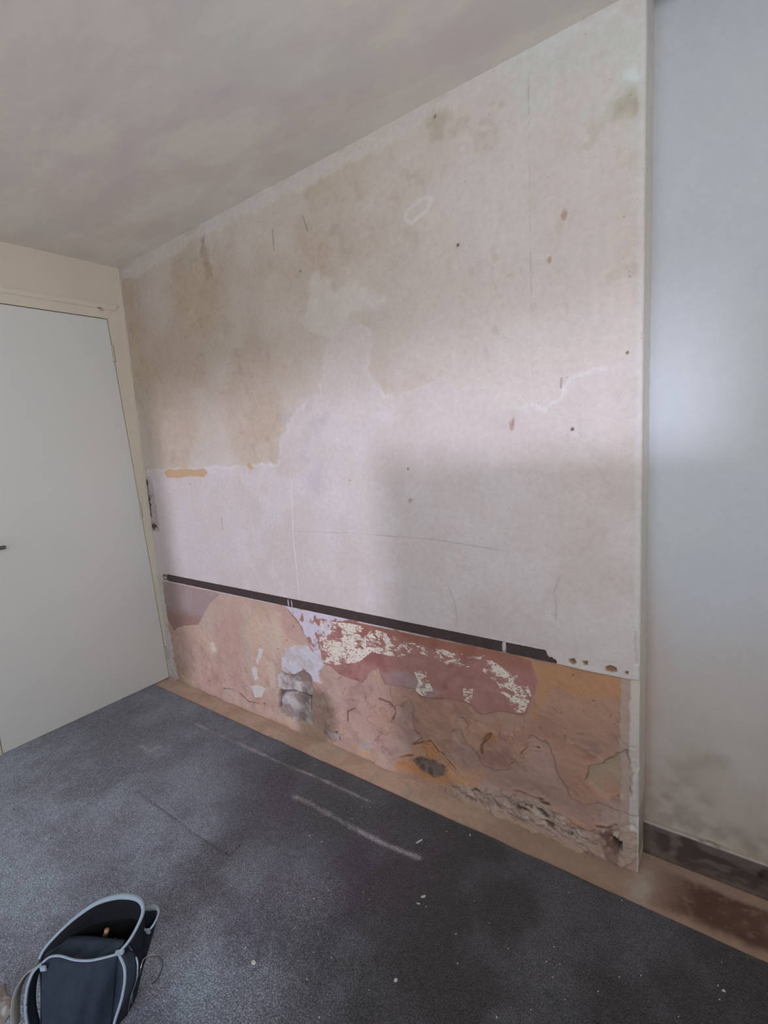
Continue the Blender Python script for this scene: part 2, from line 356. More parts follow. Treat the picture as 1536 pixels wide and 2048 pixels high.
CHIPS=[
(1.816,-0.231,0.0188,0.0038),(1.925,-0.387,0.0088,0.0055),(1.924,-0.412,0.0065,0.0027),(1.494,-0.402,0.0046,0.0026),(1.545,-0.399,0.0039,0.0032),(1.586,-0.310,0.0033,0.0027),(1.569,-0.273,0.0041,0.0027),(1.407,-0.293,0.0036,0.0029),(1.649,-0.506,0.0029,0.0023),(1.682,-0.517,0.0029,0.0023),(1.663,-0.559,0.0034,0.0028),(1.586,-0.585,0.0041,0.0023),(1.626,-0.552,0.0023,0.0017),(1.531,-0.652,0.0034,0.0023),(1.585,-0.671,0.0022,0.0017),(1.598,-0.656,0.0022,0.0017),(1.606,-0.647,0.0022,0.0017),(1.462,-0.765,0.0033,0.0028),(1.343,-0.791,0.0029,0.0023),(1.607,-0.755,0.0031,0.0026),(1.656,-0.768,0.0066,0.0050),(1.798,-0.721,0.0029,0.0029),(1.814,-0.651,0.0030,0.0025),(1.982,-0.606,0.0061,0.0047),(1.940,-0.657,0.0023,0.0019),(1.878,-0.763,0.0031,0.0027),(1.679,-0.650,0.0027,0.0016),(1.746,-0.626,0.0021,0.0016),(1.590,-0.198,0.0035,0.0028),(1.565,-0.213,0.0035,0.0021),(1.236,-0.442,0.0029,0.0022),(1.017,-0.680,0.0035,0.0028),(1.772,-0.467,0.0028,0.0017),(1.801,-0.475,0.0028,0.0017),(1.767,-0.666,0.0020,0.0020),(1.698,-0.687,0.0026,0.0016),(1.678,-0.796,0.0020,0.0029),(1.797,-0.818,0.0023,0.0018),(1.367,-0.624,0.0025,0.0019),(1.119,-0.401,0.0031,0.0023),(1.575,-0.419,0.0025,0.0019),(1.680,-0.647,0.0021,0.0016),(1.942,-0.124,0.0084,0.0031),(2.261,-0.160,0.0033,0.0026),(2.387,-0.109,0.0038,0.0019),(2.051,-0.430,0.0043,0.0025),(2.088,-0.492,0.0041,0.0029),(2.112,-0.358,0.0025,0.0019),(2.178,-0.393,0.0024,0.0024),(2.267,-0.372,0.0023,0.0034),(2.296,-0.360,0.0023,0.0028),(2.460,-0.284,0.0038,0.0022),(2.385,-0.372,0.0027,0.0022),(2.327,-0.429,0.0021,0.0021),(2.212,-0.545,0.0047,0.0032),(2.618,-0.220,0.0073,0.0047),(2.607,-0.214,0.0026,0.0037),(2.611,-0.245,0.0031,0.0021),(2.540,-0.330,0.0025,0.0020),(2.272,-0.328,0.0029,0.0024),(2.419,-0.314,0.0033,0.0016),(2.052,-0.322,0.0026,0.0020),(1.871,-0.152,0.0031,0.0031),(2.612,-0.152,0.0027,0.0022),(2.270,-0.490,0.0021,0.0021),(2.291,-0.398,0.0028,0.0017),(1.947,-0.408,0.0026,0.0026),(0.232,-0.478,0.0041,0.0033),(0.789,-0.640,0.0059,0.0033),(0.744,-0.592,0.0040,0.0027),(1.016,-0.680,0.0047,0.0035),(0.717,-0.898,0.0060,0.0024),(0.987,-1.027,0.0025,0.0020),(1.343,-0.790,0.0029,0.0024),(1.461,-0.765,0.0033,0.0023),(0.718,-0.545,0.0042,0.0028),(0.438,-0.908,0.0066,0.0040),(1.182,-0.676,0.0022,0.0022),(0.907,-0.459,0.0027,0.0027),]
DARK_I = 76
# ------------------------------------------------------------------ room dimensions
H = 2.230          # ceiling
W = 2.409          # right-hand end of the stripped wall (alcove beyond)
AD = 0.115         # depth of the alcove
XR = 3.72          # right wall
DR = 0.0065        # how far the lower wall lies behind the finishing plaster
def lx(z): return -0.03 + 0.065 * z / 2.23      # the door wall leans a little

# ------------------------------------------------------------------ the stripped wall
M_WALL = attr_mat('old_plaster', rough=0.92, fine=0.09, bscale=70, bstr=0.28, bdist=0.0025, flakes=True)
def wall_fn(U, V):
    R = 0.010
    L0 = W - R
    th = np.clip((U - L0) / (R * math.pi / 2), 0, 1) * math.pi / 2
    over = np.maximum(U - L0 - R * math.pi / 2, 0)
    X = np.minimum(U, L0) + R * np.sin(th)
    Y = R * (1 - np.cos(th)) + over
    Z = V.copy()
    x = np.minimum(U, W); z = V
    w1 = fbm(x, z, 40, 4, 3) - 0.5; w2 = fbm(x, z, 9, 3, 11) - 0.5
    def S_(n, soft=0.0014, wob=0.010, wob2=0.010):
        d = sdf(SH[n], x, z, max(.12, soft + .5 * (wob + wob2) + .02)) + w1 * wob + w2 * wob2
        return sst(soft, -soft, d)
    f1 = fbm(x, z, 3.0, 5, 21); f2 = fbm(x, z, 8, 5, 31); f3 = fbm(x, z, 28, 5, 41); f4 = fbm(x, z, 2.2, 3, 51)
    fv = fbm(x * 3, z * .8, 6, 5, 61)
    n = x.shape
    C = np.ones(n + (3,)) * lin((200, 184, 170))
    # upper plaster: pinkish ground with tan staining
    C = mixc(C, (190, 170, 146), sst(0.42, 0.62, f1) * 0.75)
    C = mixc(C, (206, 192, 184), sst(0.46, 0.66, f2) * 0.35)
    C = mixc(C, (176, 150, 126), S_('tan1', 0.10, 0.15, 0.25) * sst(0.22, 0.62, f2 * .5 + f1 * .5) * 0.42)
    C = mixc(C, (210, 196, 188), sst(1.35, 2.1, x) * 0.8)
    C = mixc(C, (198, 206, 192), S_('greenish', 0.08, 0.15, 0.3) * (0.35 + 0.6 * f2))
    C = mixc(C, (218, 222, 218), S_('whiteupper', 0.03, 0.08, 0.2) * sst(0.40, 0.6, f2) * 0.8)
    C = mixc(C, (212, 200, 190), S_('blobpatch', 0.01, 0.04, 0.14) * (0.3 + .5 * f3))
    C = mixc(C, (160, 138, 112), sst(0.62, 0.72, f3) * 0.22 * sst(0.4, 0.6, f1))
    # ceiling line: a hand's width of lighter filler
    bd = S_('band', 0.008, 0.03, 0.05)
    C = mixc(C, (208, 198, 190), bd * 0.6)
    # smoother lilac skim below the ragged line
    dl = sdf(SH['lilac'], x, z, 0.2) + w1 * 0.028 + w2 * 0.02
    li = sst(0.003, -0.003, dl) * (1 - .45 * sst(1.38, 1.50, z) * (x < 1.66)) * (1 - .4 * sst(2.1, 2.25, x))
    Cl = np.ones(n + (3,)) * lin((206, 191, 185))
    Cl = mixc(Cl, (198, 180, 170), sst(0.4, 0.65, f1) * 0.6)
    Cl = mixc(Cl, (212, 200, 197), sst(0.5, 0.7, f2) * 0.5)
    Cl = mixc(Cl, (186, 172, 166), sst(0.9, 0.55, z) * sst(0.45, 0.7, f4 * .6 + fv * .4) * 0.35)
    C = C * (1 - li[..., None]) + Cl * li[..., None]
    low_line = sst(0.45, 0.2, ldist(SH['lilacline'], x, z, 0.5)) * 0
    rim = np.exp(-(dl / 0.006) ** 2) * (0.35 + 0.6 * sst(0.4, 0.6, f2))
    rim = rim * (x < 2.33) * (z > 1.0) * (x > 0.04)
    C = mixc(C, (222, 216, 214), np.clip(rim, 0, 1) * (.55 - .2 * sst(1.38, 1.5, z)))
    C = mixc(C, (184, 170, 170), S_('pinkpatch', 0.03, 0.05, 0.1) * sst(.4, .6, f2) * 0.6)
    C = mixc(C, (186, 172, 176), S_('pinkblob', 0.03, 0.03, 0.05) * 0.5)
    for k in ('ochre1', 'ochre2'):
        C = mixc(C, (196, 160, 124), S_(k, 0.002, 0.006, 0.004))
    C = mixc(C, (156, 130, 106), S_('dirtystrip', 0.012, 0.05, 0.05) * (.3 + .7 * f3) * 0.8)
    ov = np.exp(-(sdf(SH['oval'], x, z, .1) / 0.006) ** 2)
    C = mixc(C, (216, 208, 200), ov * 0.75)
    C = mixc(C, (176, 160, 152), sst(0.004, 0.0, ldist(LN['seam'], x, z) + np.abs(w1) * 0.01) * sst(.42, .6, fv) * 0.8)
    C = mixc(C, (224, 220, 224), sst(0.006, 0.0, ldist(LN['pale_v'], x, z)) * 0.5)
    for k in ('scr1', 'scr2', 'hl', 'hl2'):
        C = mixc(C, (170, 158, 152), sst(0.0035, 0.0, ldist(LN[k], x, z)) * (0.25 + .75 * sst(.4, .6, f2)) * 0.75)
    for k in ('scr3', 'scr4', 'scr5', 'scr6'):
        C = mixc(C, (104, 84, 66), sst(0.0045, 0.001, ldist(LN[k], x, z)) * 0.45)
    for (a, b) in PT['holes']:
        d = np.hypot(x - a, z - b); C = mixc(C, (110, 92, 78), sst(0.006, 0.002, d + w1 * .006))
    for (a, b) in PT['specks']:
        d = np.hypot(x - a, (z - b) * .7); C = mixc(C, (170, 134, 112), sst(0.007, 0.001, d + w1 * .03) * .7)
    for (a, b) in PT['dirt']:
        d = np.hypot(x - a, z - b); C = mixc(C, (168, 156, 128), sst(0.06, 0.0, d + w1 * .07) * .55)
    # loose specks of grit and rust
    C = mixc(C, (140, 108, 84), sst(0.86, 0.95, vnoise(x * 190, z * 190, 5)) * sst(0.6, 0.75, f2) * 0.25)
    D = (f3 - 0.5) * 0.0012 + (f1 - .5) * 0.004 - rim * 0.0006 + (1 - li) * (f3 - .5) * .0012
    D = D + li * 0.0008
    xc = x - lx(z)
    C = mixc(C, (70, 56, 48), sst(.013, .004, xc + w1 * .012) * sst(1.50, 1.58, z) * sst(1.90, 1.80, z) * sst(.40, .50, fbm(x, z, 18, 3, 151)))
    C = mixc(C, (196, 192, 186), sst(.016, .008, xc + w1 * .01) * (z > .64) * .5)
    cr = S_('cornerrubble', 0.004, 0.012, 0.02)
    C = mixc(C, (178, 162, 158), cr * .8); C = mixc(C, (92, 74, 68), cr * sst(0.60, 0.68, fbm(x, z, 30, 4, 71)))
    D = D + cr * (0.004 + 0.018 * (fbm(x, z, 30, 4, 71) - 0.35))

    # ------- lower wall, below the dark rail
    ep = S_('edgeplaster', 0.0012, 0.003, 0.004)
    low = sst(0.6022, 0.5992, z + w1 * 0.002) * (1 - ep)
    low = low * (x < W + 1e-4)
    B = np.ones(n + (3,)) * lin((188, 157, 136))
    B = mixc(B, (190, 150, 134), sst(0.42, 0.62, f2) * 0.8)
    B = mixc(B, (206, 174, 148), sst(0.50, 0.68, fbm(x, z, 5, 4, 81)) * 0.6)
    B = mixc(B, (168, 122, 98), sst(1.2, 1.8, x) * 0.75)
    B = mixc(B, (160, 120, 102), sst(1.3, 1.9, x) * sst(0.45, 0.6, f2) * 0.7)
    B = mixc(B, (146, 108, 88), sst(0.52, 0.75, f3) * sst(0.5, 0.1, z) * 0.28)
    B = mixc(B, (196, 172, 156), sst(0.50, 0.7, fv) * sst(1.6, .9, x) * 0.35)
    B = mixc(B, (140, 104, 92), sst(0.56, 0.7, fbm(x, z, 14, 4, 83)) * sst(.9, 1.5, x) * sst(.5, .3, z) * .6)
    B = mixc(B, (186, 160, 146), sst(0.55, 0.7, fbm(x, z, 12, 5, 91)) * sst(0.35, 0.1, z) * 0.55)
    for k, c, s in (('orange1', (196, 134, 76), .7), ('orange2', (206, 150, 84), .8), ('orange3', (184, 132, 88), .7), ('orange4', (170, 116, 72), .7)):
        B = mixc(B, c, S_(k, 0.012, 0.03, 0.03) * s)
    for k, c, s in (('pale1', (206, 182, 160), .7), ('pale2', (202, 176, 150), .55), ('bit4', (216, 204, 184), .7)):
        B = mixc(B, c, S_(k, 0.01, 0.02, 0.03) * s)
    B = mixc(B, (120, 74, 56), sst(0.93, 0.97, vnoise(x * 110, z * 110, 15)) * 0.7)
    DL = DR + (f2 - .5) * (0.010 + .010 * sst(.45, .2, z)) + (f3 - .5) * 0.005
    # old layers peel in steps: terraces low on the wall
    ter = fbm(x, z, 8, 5, 101)
    tz = sst(0.46, 0.28, z) * sst(1.0, 1.2, x)
    stp = sst(0.50, 0.512, ter)
    DL = DL + tz * stp * 0.009
    B = mixc(B, (150, 106, 84), tz * np.exp(-((ter - 0.505) / 0.010) ** 2) * 0.3)
    B = mixc(B, (176, 146, 132), tz * stp * 0.35)
    for k in [c for c in LN if c.startswith('crack')]:
        dk = ldist(LN[k], x, z) + w1 * 0.01 + w2 * 0.01
        B = mixc(B, (92, 60, 44), sst(0.0045, 0.0005, np.abs(dk)) * 0.75)
        DL = DL + sst(0.006, 0.0, np.abs(dk)) * 0.004
        DL = DL - np.exp(-((dk - 0.006) / 0.006) ** 2) * 0.002
    def layer(k, col, depth, soft=0.0014, wob=0.008, wob2=0.006, amp=0.0):
        nonlocal B, DL
        m_ = S_(k, soft, wob, wob2)
        B = B * (1 - m_[..., None]) + col * m_[..., None] if isinstance(col, np.ndarray) and col.shape == B.shape else mixc(B, col, m_)
        DL = DL * (1 - m_) + depth * m_
        return m_
    cm = np.ones(n + (3,)) * lin((162, 138, 132))
    cm = mixc(cm, (152, 116, 104), sst(0.47, 0.40, z)); cm = mixc(cm, (172, 154, 150), sst(.5, .65, f2) * .4)
    layer('mauve', cm, 0.0025 + (f2 - .5) * .003)
    cr_ = np.ones(n + (3,)) * lin((162, 112, 100))
    cr_ = mixc(cr_, (142, 90, 82), sst(0.42, 0.6, f2) * .9); cr_ = mixc(cr_, (178, 130, 116), sst(0.52, 0.7, f3) * 0.4)
    cr_ = mixc(cr_, (150, 96, 74), sst(0.54, 0.58, z) * .6)
    layer('red', cr_, 0.0022 + (f2 - .5) * .003, wob2=0.004)
    B = mixc(B, (168, 140, 136), S_('grey_in_red', 0.006) * (0.4 + .5 * f3))
    B = mixc(B, (206, 196, 202), S_('whitetri', 0.003, 0.03, 0.03) * sst(0.34, 0.46, fbm(x, z, 34, 5, 111, .65)) * .9)
    # white line of old filler right under the rail
    wl = sst(0.007, 0.003, 0.600 - z) * sst(1.95, 1.6, x) * sst(.3, .42, fv)
    B = mixc(B, (212, 204, 206), wl * .8)
    layer('filler', mixc(np.ones(n + (3,)) * lin((200, 190, 190)), (184, 166, 156), sst(.5, .65, f3) * .6), 0.003 + (f3 - .5) * 0.006, wob=0.028)
    for k in ('bit1', 'bit2', 'bit3'):
        layer(k, (206, 196, 186), 0.0035, wob=0.012)
    # opened-up hole with stones behind
    ru = fbm(x * .7 + z * .5, z * 1.5, 34, 5, 125, .6)
    rb = fbm(x, z, 24, 5, 121); rb2 = fbm(x, z, 60, 4, 131)
    ch = np.ones(n + (3,)) * lin((176, 162, 156)); ch = mixc(ch, (200, 188, 182), sst(.5, .62, rb) * .7); ch = mixc(ch, (140, 118, 104), sst(.48, .36, rb) * .7)
    layer('hole1', ch, 0.014 - (rb - .5) * 0.020, soft=0.003, wob=0.012)
    for k in ('greyhole', 'greyhole2'):
        layer(k, mixc(np.ones(n + (3,)) * lin((168, 154, 144)), (110, 92, 84), sst(.45, .6, rb)), 0.016 + (rb - .5) * .02, soft=0.003, wob=0.014)
    cd_ = mixc(np.ones(n + (3,)) * lin((120, 98, 88)), (92, 72, 66), sst(.4, .6, rb2))
    layer('darkstone', cd_, 0.012 + (rb - .5) * 0.02, soft=0.005, wob=0.014)
    layer('bare', mixc(np.ones(n + (3,)) * lin((168, 142, 116)), (178, 132, 110), sst(.45, .6, f2)), 0.017 + (f3 - .5) * .004, soft=0.003, wob=0.016)
    cb = np.ones(n + (3,)) * lin((164, 140, 122)); cb = mixc(cb, (192, 170, 150), sst(.48, .62, rb2 * .5 + rb * .5) * .7); cb = mixc(cb, (92, 70, 60), sst(.40, .33, ru)); cb = mixc(cb, (100, 78, 68), sst(.66, .72, rb2) * .5)
    layer('rubble', cb, 0.010 - (ru - .5) * 0.040 + (rb2 - .5) * .008, soft=0.004, wob=0.03, wob2=0.03)
    layer('cornergrot', mixc(mixc(np.ones(n + (3,)) * lin((160, 128, 108)), (110, 82, 68), sst(.45, .6, rb)), (196, 176, 162), sst(.58, .66, rb2) * .6), 0.012 - (rb - .5) * .03, soft=0.008, wob=0.02, wob2=0.03)
    B = mixc(B, (104, 70, 52), S_('rightedge', 0.003, 0.016, 0.02) * .8)
    # pale strip of corner render at the right-hand end
    re = sst(W - 0.052, W - 0.046, x + w1 * .014)
    B = mixc(B, (178, 154, 136), re * .85)
    B = mixc(B, (204, 190, 178), sst(W - 0.026, W - 0.02, x + w1 * .008) * (z > 0.13) * .85)
    DL = DL - re * 0.003
    # whitish lumps against the door frame
    le = sst(0.035, 0.020, x + w1 * .05 - lx(z) * .6 - 0.03 * sst(.25, .0, z))
    B = mixc(B, (198, 188, 184), le); DL = DL * (1 - le) + (0.002 + (f3 - .5) * .008) * le
    B = mixc(B, (172, 142, 122), sst(0.05, 0.0, z + w2 * .04) * .7)
    DL = DL - sst(0.045, 0.0, z) * 0.006
    vo = S_('voids', 0.002, 0.006, 0.01)
    DL = DL + vo * 0.045
    g1 = S_('gap1', 0.0015, 0.004, 0.003); g2 = S_('lip_shade', 0.002, 0.008, 0.01)
    DL = DL + g1 * 0.02 + g2 * 0.018 * sst(.4, .5, rb)
    B = mixc(B, (92, 74, 64), g1 * .7); B = mixc(B, (120, 98, 84), g2 * .6)  # dark gaps, plus painted shade under the hole's top edge
    C = C * (1 - low[..., None]) + B * low[..., None]
    D = D * (1 - low) + DL * low
    C = mixc(C, (200, 184, 178), ep * sst(.45, .6, f2) * .7)
    for i in range(4):
        m_ = S_('pit%d' % i, 0.0015, 0.003, 0.003)
        C = mixc(C, (140, 100, 66), m_); D = D + m_ * 0.009
    m_ = S_('redchip', 0.002, 0.01, 0.01); C = mixc(C, (170, 118, 98), m_ * .9); D = D + m_ * .003
    # corner bead: smooth pale paint down the arris, yellow-brown edge towards the alcove
    be = sst(W - 0.018, W - 0.012, U + w1 * .004) * (1 - low)
    C = mixc(C, (206, 200, 194), be * .7)
    C = mixc(C, (176, 156, 130), sst(W - 0.004, W + 0.002, U) * sst(W + .03, W + .01, U) * 0.5 * (0.4 + .6 * (f2 > .5)))
    C = mixc(C, (120, 98, 84), sst(W, W + 0.01, U) * sst(0.35, 0.0, z) * sst(.4, .6, f3) * .8)
    C = mixc(C, (216, 210, 202), sst(W - .006, W + .004, U) * .85)  # return face coloured lighter to stand for light from the side
    C = mixc(C, (150, 130, 112), sst(W, W + 0.01, U) * sst(0.35, 0.0, z) * sst(.4, .6, f3) * .8)
    damp = sst(W - 0.004, W + 0.012, U)
    D = D * (1 - damp)
    Y = Y + D
    fl = -0.45 * np.ones(n)
    dfl = sdf(SH['flakes'], x, z); dens = 0.34 + 0.14 * sst(0, -0.03, dfl)
    cl = fbm(x, z, 13, 3, 141)
    fl = np.where(dfl < 0, 0.485 + 0.20 * (cl - .5) * 2, fl)
    fl = np.maximum(fl, np.where(sdf(SH['flake2'], x, z) < 0, .50, -1)); fl = np.maximum(fl, np.where(sdf(SH['flake3'], x, z) < 0, .50, -1))
    fl = np.where(S_('red') > .6, fl, -1)
    vd = vo * .6 * (low) + 0.0
    spk = np.clip(.6 * (1 - low) * (1 - li * .6) + .5 * low * (1 - S_('red')), 0, 1)
    return X, Y, Z, C, {'flake': fl, 'void': vd, 'speck': spk}
us = np.concatenate([np.arange(-0.045, 2.42, 0.0027), np.linspace(2.421, W + AD + 0.012, 40)])
vs = np.concatenate([np.arange(-0.01, 0.68, 0.0027), np.arange(0.681, H + 0.02, 0.0034), [H + 0.07, H + 0.14]])
wall_back = structure(grid_obj('wall_back', us, vs, wall_fn, M_WALL))

# dark timber ground left where a rail was torn off
M_RAIL = plain('dark_rail_paint', (60, 44, 40), rough=0.6, var=0.25, scale=30, bstr=0.3, bscale=60)
M_SMEAR = plain('plaster_smear', (176, 166, 164), rough=0.9, var=0.2, scale=80)
def rail(x0, x1, broken=False):
    bm = bmesh.new(); n = int((x1 - x0) / 0.004) + 1; rows = []
    rr = random.Random(5)
    for i in range(n + 1):
        t = i / n; x = x0 + (x1 - x0) * t
        zt = 0.6395 - 0.0035 * max(0, (x - 1.4)) / .8 + rr.uniform(-.0004, .0004); zb = 0.6035 + rr.uniform(-.0004, .0004)
        if broken and x > x1 - 0.030: zt = zt - 0.011 - .012 * (x - x1 + .03) / .03 - rr.uniform(0, .004)
        rows.append([bm.verts.new(p) for p in ((x, -0.0035, zb), (x, -0.0035, zt), (x, 0.012, zt), (x, 0.012, zb))])
    for a, b in zip(rows, rows[1:]):
        for k in range(4): bm.faces.new((a[k], a[(k + 1) % 4], b[(k + 1) % 4], b[k]))
    bm.faces.new(rows[0]); bm.faces.new(rows[-1][::-1])
    return bm
t1 = structure(bm_obj('trim_1', rail(0.100, 2.022), M_RAIL))
t2 = structure(bm_obj('trim_2', rail(2.036, 2.190, True), M_RAIL))
def lump(name, loc, size, mat, seed, parent=None, sub=2):
    bm = bmesh.new(); bmesh.ops.create_icosphere(bm, subdivisions=sub, radius=1)
    r = random.Random(seed); off = Vector((r.random() * 9, r.random() * 9, r.random() * 9))
    from mathutils import noise as mn
    for v in bm.verts:
        k = 1 + 0.35 * mn.noise(v.co * 1.3 + off) + 0.12 * mn.noise(v.co * 4 + off)
        v.co = Vector((v.co.x * size[0] * k + loc[0], v.co.y * size[1] * k + loc[1], v.co.z * size[2] * k + loc[2]))
    return bm_obj(name, bm, mat, parent, smooth=True)
# metal packer with plaster on it at the left end of the rail, and smears across it
boxes('rail_end', [(0.052, 0.098, -0.003, 0.010, 0.605, 0.636)], plain('packer', (98, 84, 82), rough=.5, var=.35, scale=60), t1, bev=.0015)
lump('plaster_dab', (0.075, -0.004, 0.618), (0.014, 0.002, 0.008), M_SMEAR, 3, t1)
lump('plaster_dab', (1.052, -0.0038, 0.62), (0.0045, 0.001, 0.018), M_SMEAR, 4, t1)
lump('plaster_dab', (1.073, -0.0038, 0.619), (0.003, 0.001, 0.018), M_SMEAR, 5, t1)
lump('plaster_dab', (2.029, -0.002, 0.621), (0.008, 0.003, 0.018), M_SMEAR, 6, t2)

# ------------------------------------------------------------------ alcove wall
M_ALC = attr_mat('alcove_paint', rough=0.85, fine=0.04, bscale=50, bstr=0.15)
def alc_fn(U, V):
    x, z = U, V
    f1 = fbm(x, z, 3, 4, 201); f2 = fbm(x, z, 9, 5, 211); f3 = fbm(x, z, 30, 4, 221)
    C = np.ones(x.shape + (3,)) * lin((188, 189, 188))
    C = mixc(C, (188, 188, 192), sst(.4, .6, f1) * .6)
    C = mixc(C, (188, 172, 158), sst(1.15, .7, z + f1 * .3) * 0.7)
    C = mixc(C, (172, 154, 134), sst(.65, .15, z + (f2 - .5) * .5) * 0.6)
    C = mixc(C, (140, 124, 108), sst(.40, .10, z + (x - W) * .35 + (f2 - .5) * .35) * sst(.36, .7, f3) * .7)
    C = mixc(C, (184, 160, 148), sst(.10, .0, x - W) * sst(1.0, .6, z) * .5)
    for (a, b, r) in ((2.60, .37, .03), (2.47, .31, .028), (2.62, .86, .006), (2.58, .80, .004)):
        C = mixc(C, (110, 94, 80), sst(r, 0, np.hypot((x - a) * .7, z - b) + (f2 - .5) * r * 3 + (f3 - .5) * r * 2) * .2)
    D = (f1 - .5) * .005 + (f3 - .5) * .0012
    return U, AD + D, V, C, {}
structure(grid_obj('wall_alcove', np.arange(W - 0.02, XR + .02, 0.008), np.arange(-0.01, H + .15, 0.008), alc_fn, M_ALC))
M_SK = None
def sk_fn(U, V):
    # V runs up the front face then back over the top
    h = 0.106; zz = np.minimum(V, h); over = np.maximum(V - h, 0)
    f1 = fbm(U * .4, V, 30, 5, 301); f2 = fbm(U, V, 14, 4, 311)
    C = np.ones(U.shape + (3,)) * lin((104, 88, 78))
    C = mixc(C, (74, 58, 50), sst(.45, .6, f1)); C = mixc(C, (132, 114, 98), sst(.55, .7, f2) * .6)
    C = mixc(C, (84, 64, 52), sst(.03, 0, zz) * .6)
    C = mixc(C, (196, 184, 170), sst(h - .005, h - .001, V) * sst(.3, .45, f2) * .9)
    C = mixc(C, (44, 36, 32), sst(.010, .006, np.hypot(U - 2.69, (zz - .07))) )
    Y = AD - 0.016 + over + sst(h - .006, h, V) * .002
    return U, Y, zz, C, {}
structure(grid_obj('baseboard_alcove', np.arange(W - .001, XR, .004), np.concatenate([np.linspace(-.002, .106, 40), np.linspace(.107, .126, 8)]), sk_fn, attr_mat('stained_skirting', rough=.6, fine=.15, bstr=.2)))

# ------------------------------------------------------------------ floor boards
def flo_fn(U, V):
    x, y = U, V
    fg = fbm(x * .25, y * 3, 22, 5, 401); f2 = fbm(x, y, 8, 5, 411); f3 = fbm(x, y, 30, 5, 421)
    C = np.ones(x.shape + (3,)) * lin((214, 182, 162))
    C = mixc(C, (222, 194, 176), sst(.45, .65, fg) * .7)
    C = mixc(C, (190, 156, 136), sst(.5, .7, f2) * .6)
    C = mixc(C, (188, 172, 158), sst(.55, .68, f3) * .5)
    C = mixc(C, (162, 134, 114), sst(1.5, 2.3, x) * .85)  # boards darkened to the right, shade put into the colour
    # dark varnish worn in front of the alcove
    dv = sst(2.40, 2.60, x + (f2 - .5) * .12) * sst(-0.088, -0.045, y + (f3 - .5) * .03) * sst(.078, .055, y + (f2 - .5) * .04)
    C = mixc(C, (96, 66, 50), dv * (.62 + .38 * sst(.3, .7, f2)))
    C = mixc(C, (176, 150, 128), sst(.66, .74, fbm(x, y, 55, 3, 431)) * .22)
    C = mixc(C, (186, 176, 162), sst(.05, .0, np.hypot(x - 2.42, y * .6 + .02) + (f3 - .5) * .06) * .7)
    Z = (f2 - .5) * .003
    Z = Z - sst(.0025, .0005, np.abs(y + .021)) * .0 
    Z = np.where(y < -0.15, 0, Z)
    return U, V, Z, C, {}
ys = np.concatenate([[REAR - .02, -2.0, -1.0, -.3], np.arange(-.15, AD + .02, .0035)])
structure(grid_obj('floor', np.arange(-.06, XR + .02, .0045), ys, flo_fn, attr_mat('bare_boards', rough=.75, fine=.12, bstr=.25, bscale=60)))

# ------------------------------------------------------------------ ceiling
m, nt, b = new_mat('ceiling_paint')
co = objco(nt)
mp = nd(nt, 'ShaderNodeMapping'); mp.inputs['Rotation'].default_value = (0, 0, math.radians(-20)); mp.inputs['Scale'].default_value = (1.0, 2.6, 1)
nt.links.new(co, mp.inputs['Vector'])
n1 = noise(nt, 2.2, 6, .62, mp.outputs['Vector'], .2); n2 = noise(nt, 1.6, 4, .6, co); n3 = noise(nt, 3.4, 4, .6, co)
c = ramp(nt, n1, [(.40, tuple(lin((224, 212, 204)))), (.52, tuple(lin((231, 220, 209)))), (.58, tuple(lin((236, 226, 215)))), (.7, tuple(lin((229, 220, 210))))])
c = mixn(nt, c, tuple(lin((220, 223, 213))), ramp(nt, n2, [(.5, g(0)), (.66, g(.5))]))
c = mixn(nt, c, tuple(lin((216, 203, 205))), ramp(nt, n3, [(.52, g(0)), (.66, g(.35))]))
nt.links.new(c, b.inputs['Base Color']); b.inputs['Roughness'].default_value = .9
bump(nt, b, noise(nt, 30, 6, .6, co), .2, .003)
xs = np.arange(-.08, XR + .05, .06); yy = np.arange(REAR - .05, AD + .05, .06)
def cei_fn(U, V):
    Z = H + (fbm(U, V, 1.5, 3, 501) - .5) * .008 + .12 * ((V > 0) & (U > W))
    return U, V, Z, np.ones(U.shape + (3,)), {}
structure(grid_obj('ceiling', xs, yy, cei_fn, m))

# ------------------------------------------------------------------ door wall (left)
M_LW = plain('door_wall_paint', (204, 188, 168), rough=.85, var=.05, scale=4, bstr=.25, bscale=40, bdist=.002)
M_FRAME = plain('frame_gloss', (206, 192, 172), rough=.55, var=.04, scale=6, bstr=.1, bscale=25)
M_DOOR = plain('door_paint', (206, 202, 194), rough=.5, var=.015, scale=3, bstr=.04, bscale=30)
M_GAP = plain('dark_gap', (46, 40, 36), rough=.9, var=.1)
def prism(name, poly, d0, d1, mat, parent=None, bev=0.0):
    """polygon in (y,z) on the leaning door wall, from depth d0 to d1 (positive = into the room)"""
    bm = bmesh.new()
    A = [bm.verts.new((lx(z) + d0, y, z)) for y, z in poly]; B_ = [bm.verts.new((lx(z) + d1, y, z)) for y, z in poly]
    fr = bm.faces.new(B_); bk = bm.faces.new(A[::-1]); n = len(poly)
    for i in range(n): bm.faces.new((A[i], A[(i + 1) % n], B_[(i + 1) % n], B_[i]))
    if bev:
        bmesh.ops.bevel(bm, geom=list(fr.edges), offset=bev, segments=2, affect='EDGES')
    return bm_obj(name, bm, mat, parent)
DTOP = 1.974
wl = [prism('wall_left', [(REAR - .02, -.01), (-.905, -.01), (-.905, 2.044), (.008, 2.044), (.008, H + .02), (REAR - .02, H + .02)], -.08, 0, M_LW)]
structure(wl[0])
door = empty('door_1', (lx(0), -.42, 0)); structure(door)
inv = Matrix.Translation((-lx(0), .42, 0))
def dchild(o): 
    o.parent = door; o.matrix_parent_inverse = inv; return o
YR0, YR1 = -0.0865, -0.0045      # right edge of the leaf, top and bottom: the opening is out of square
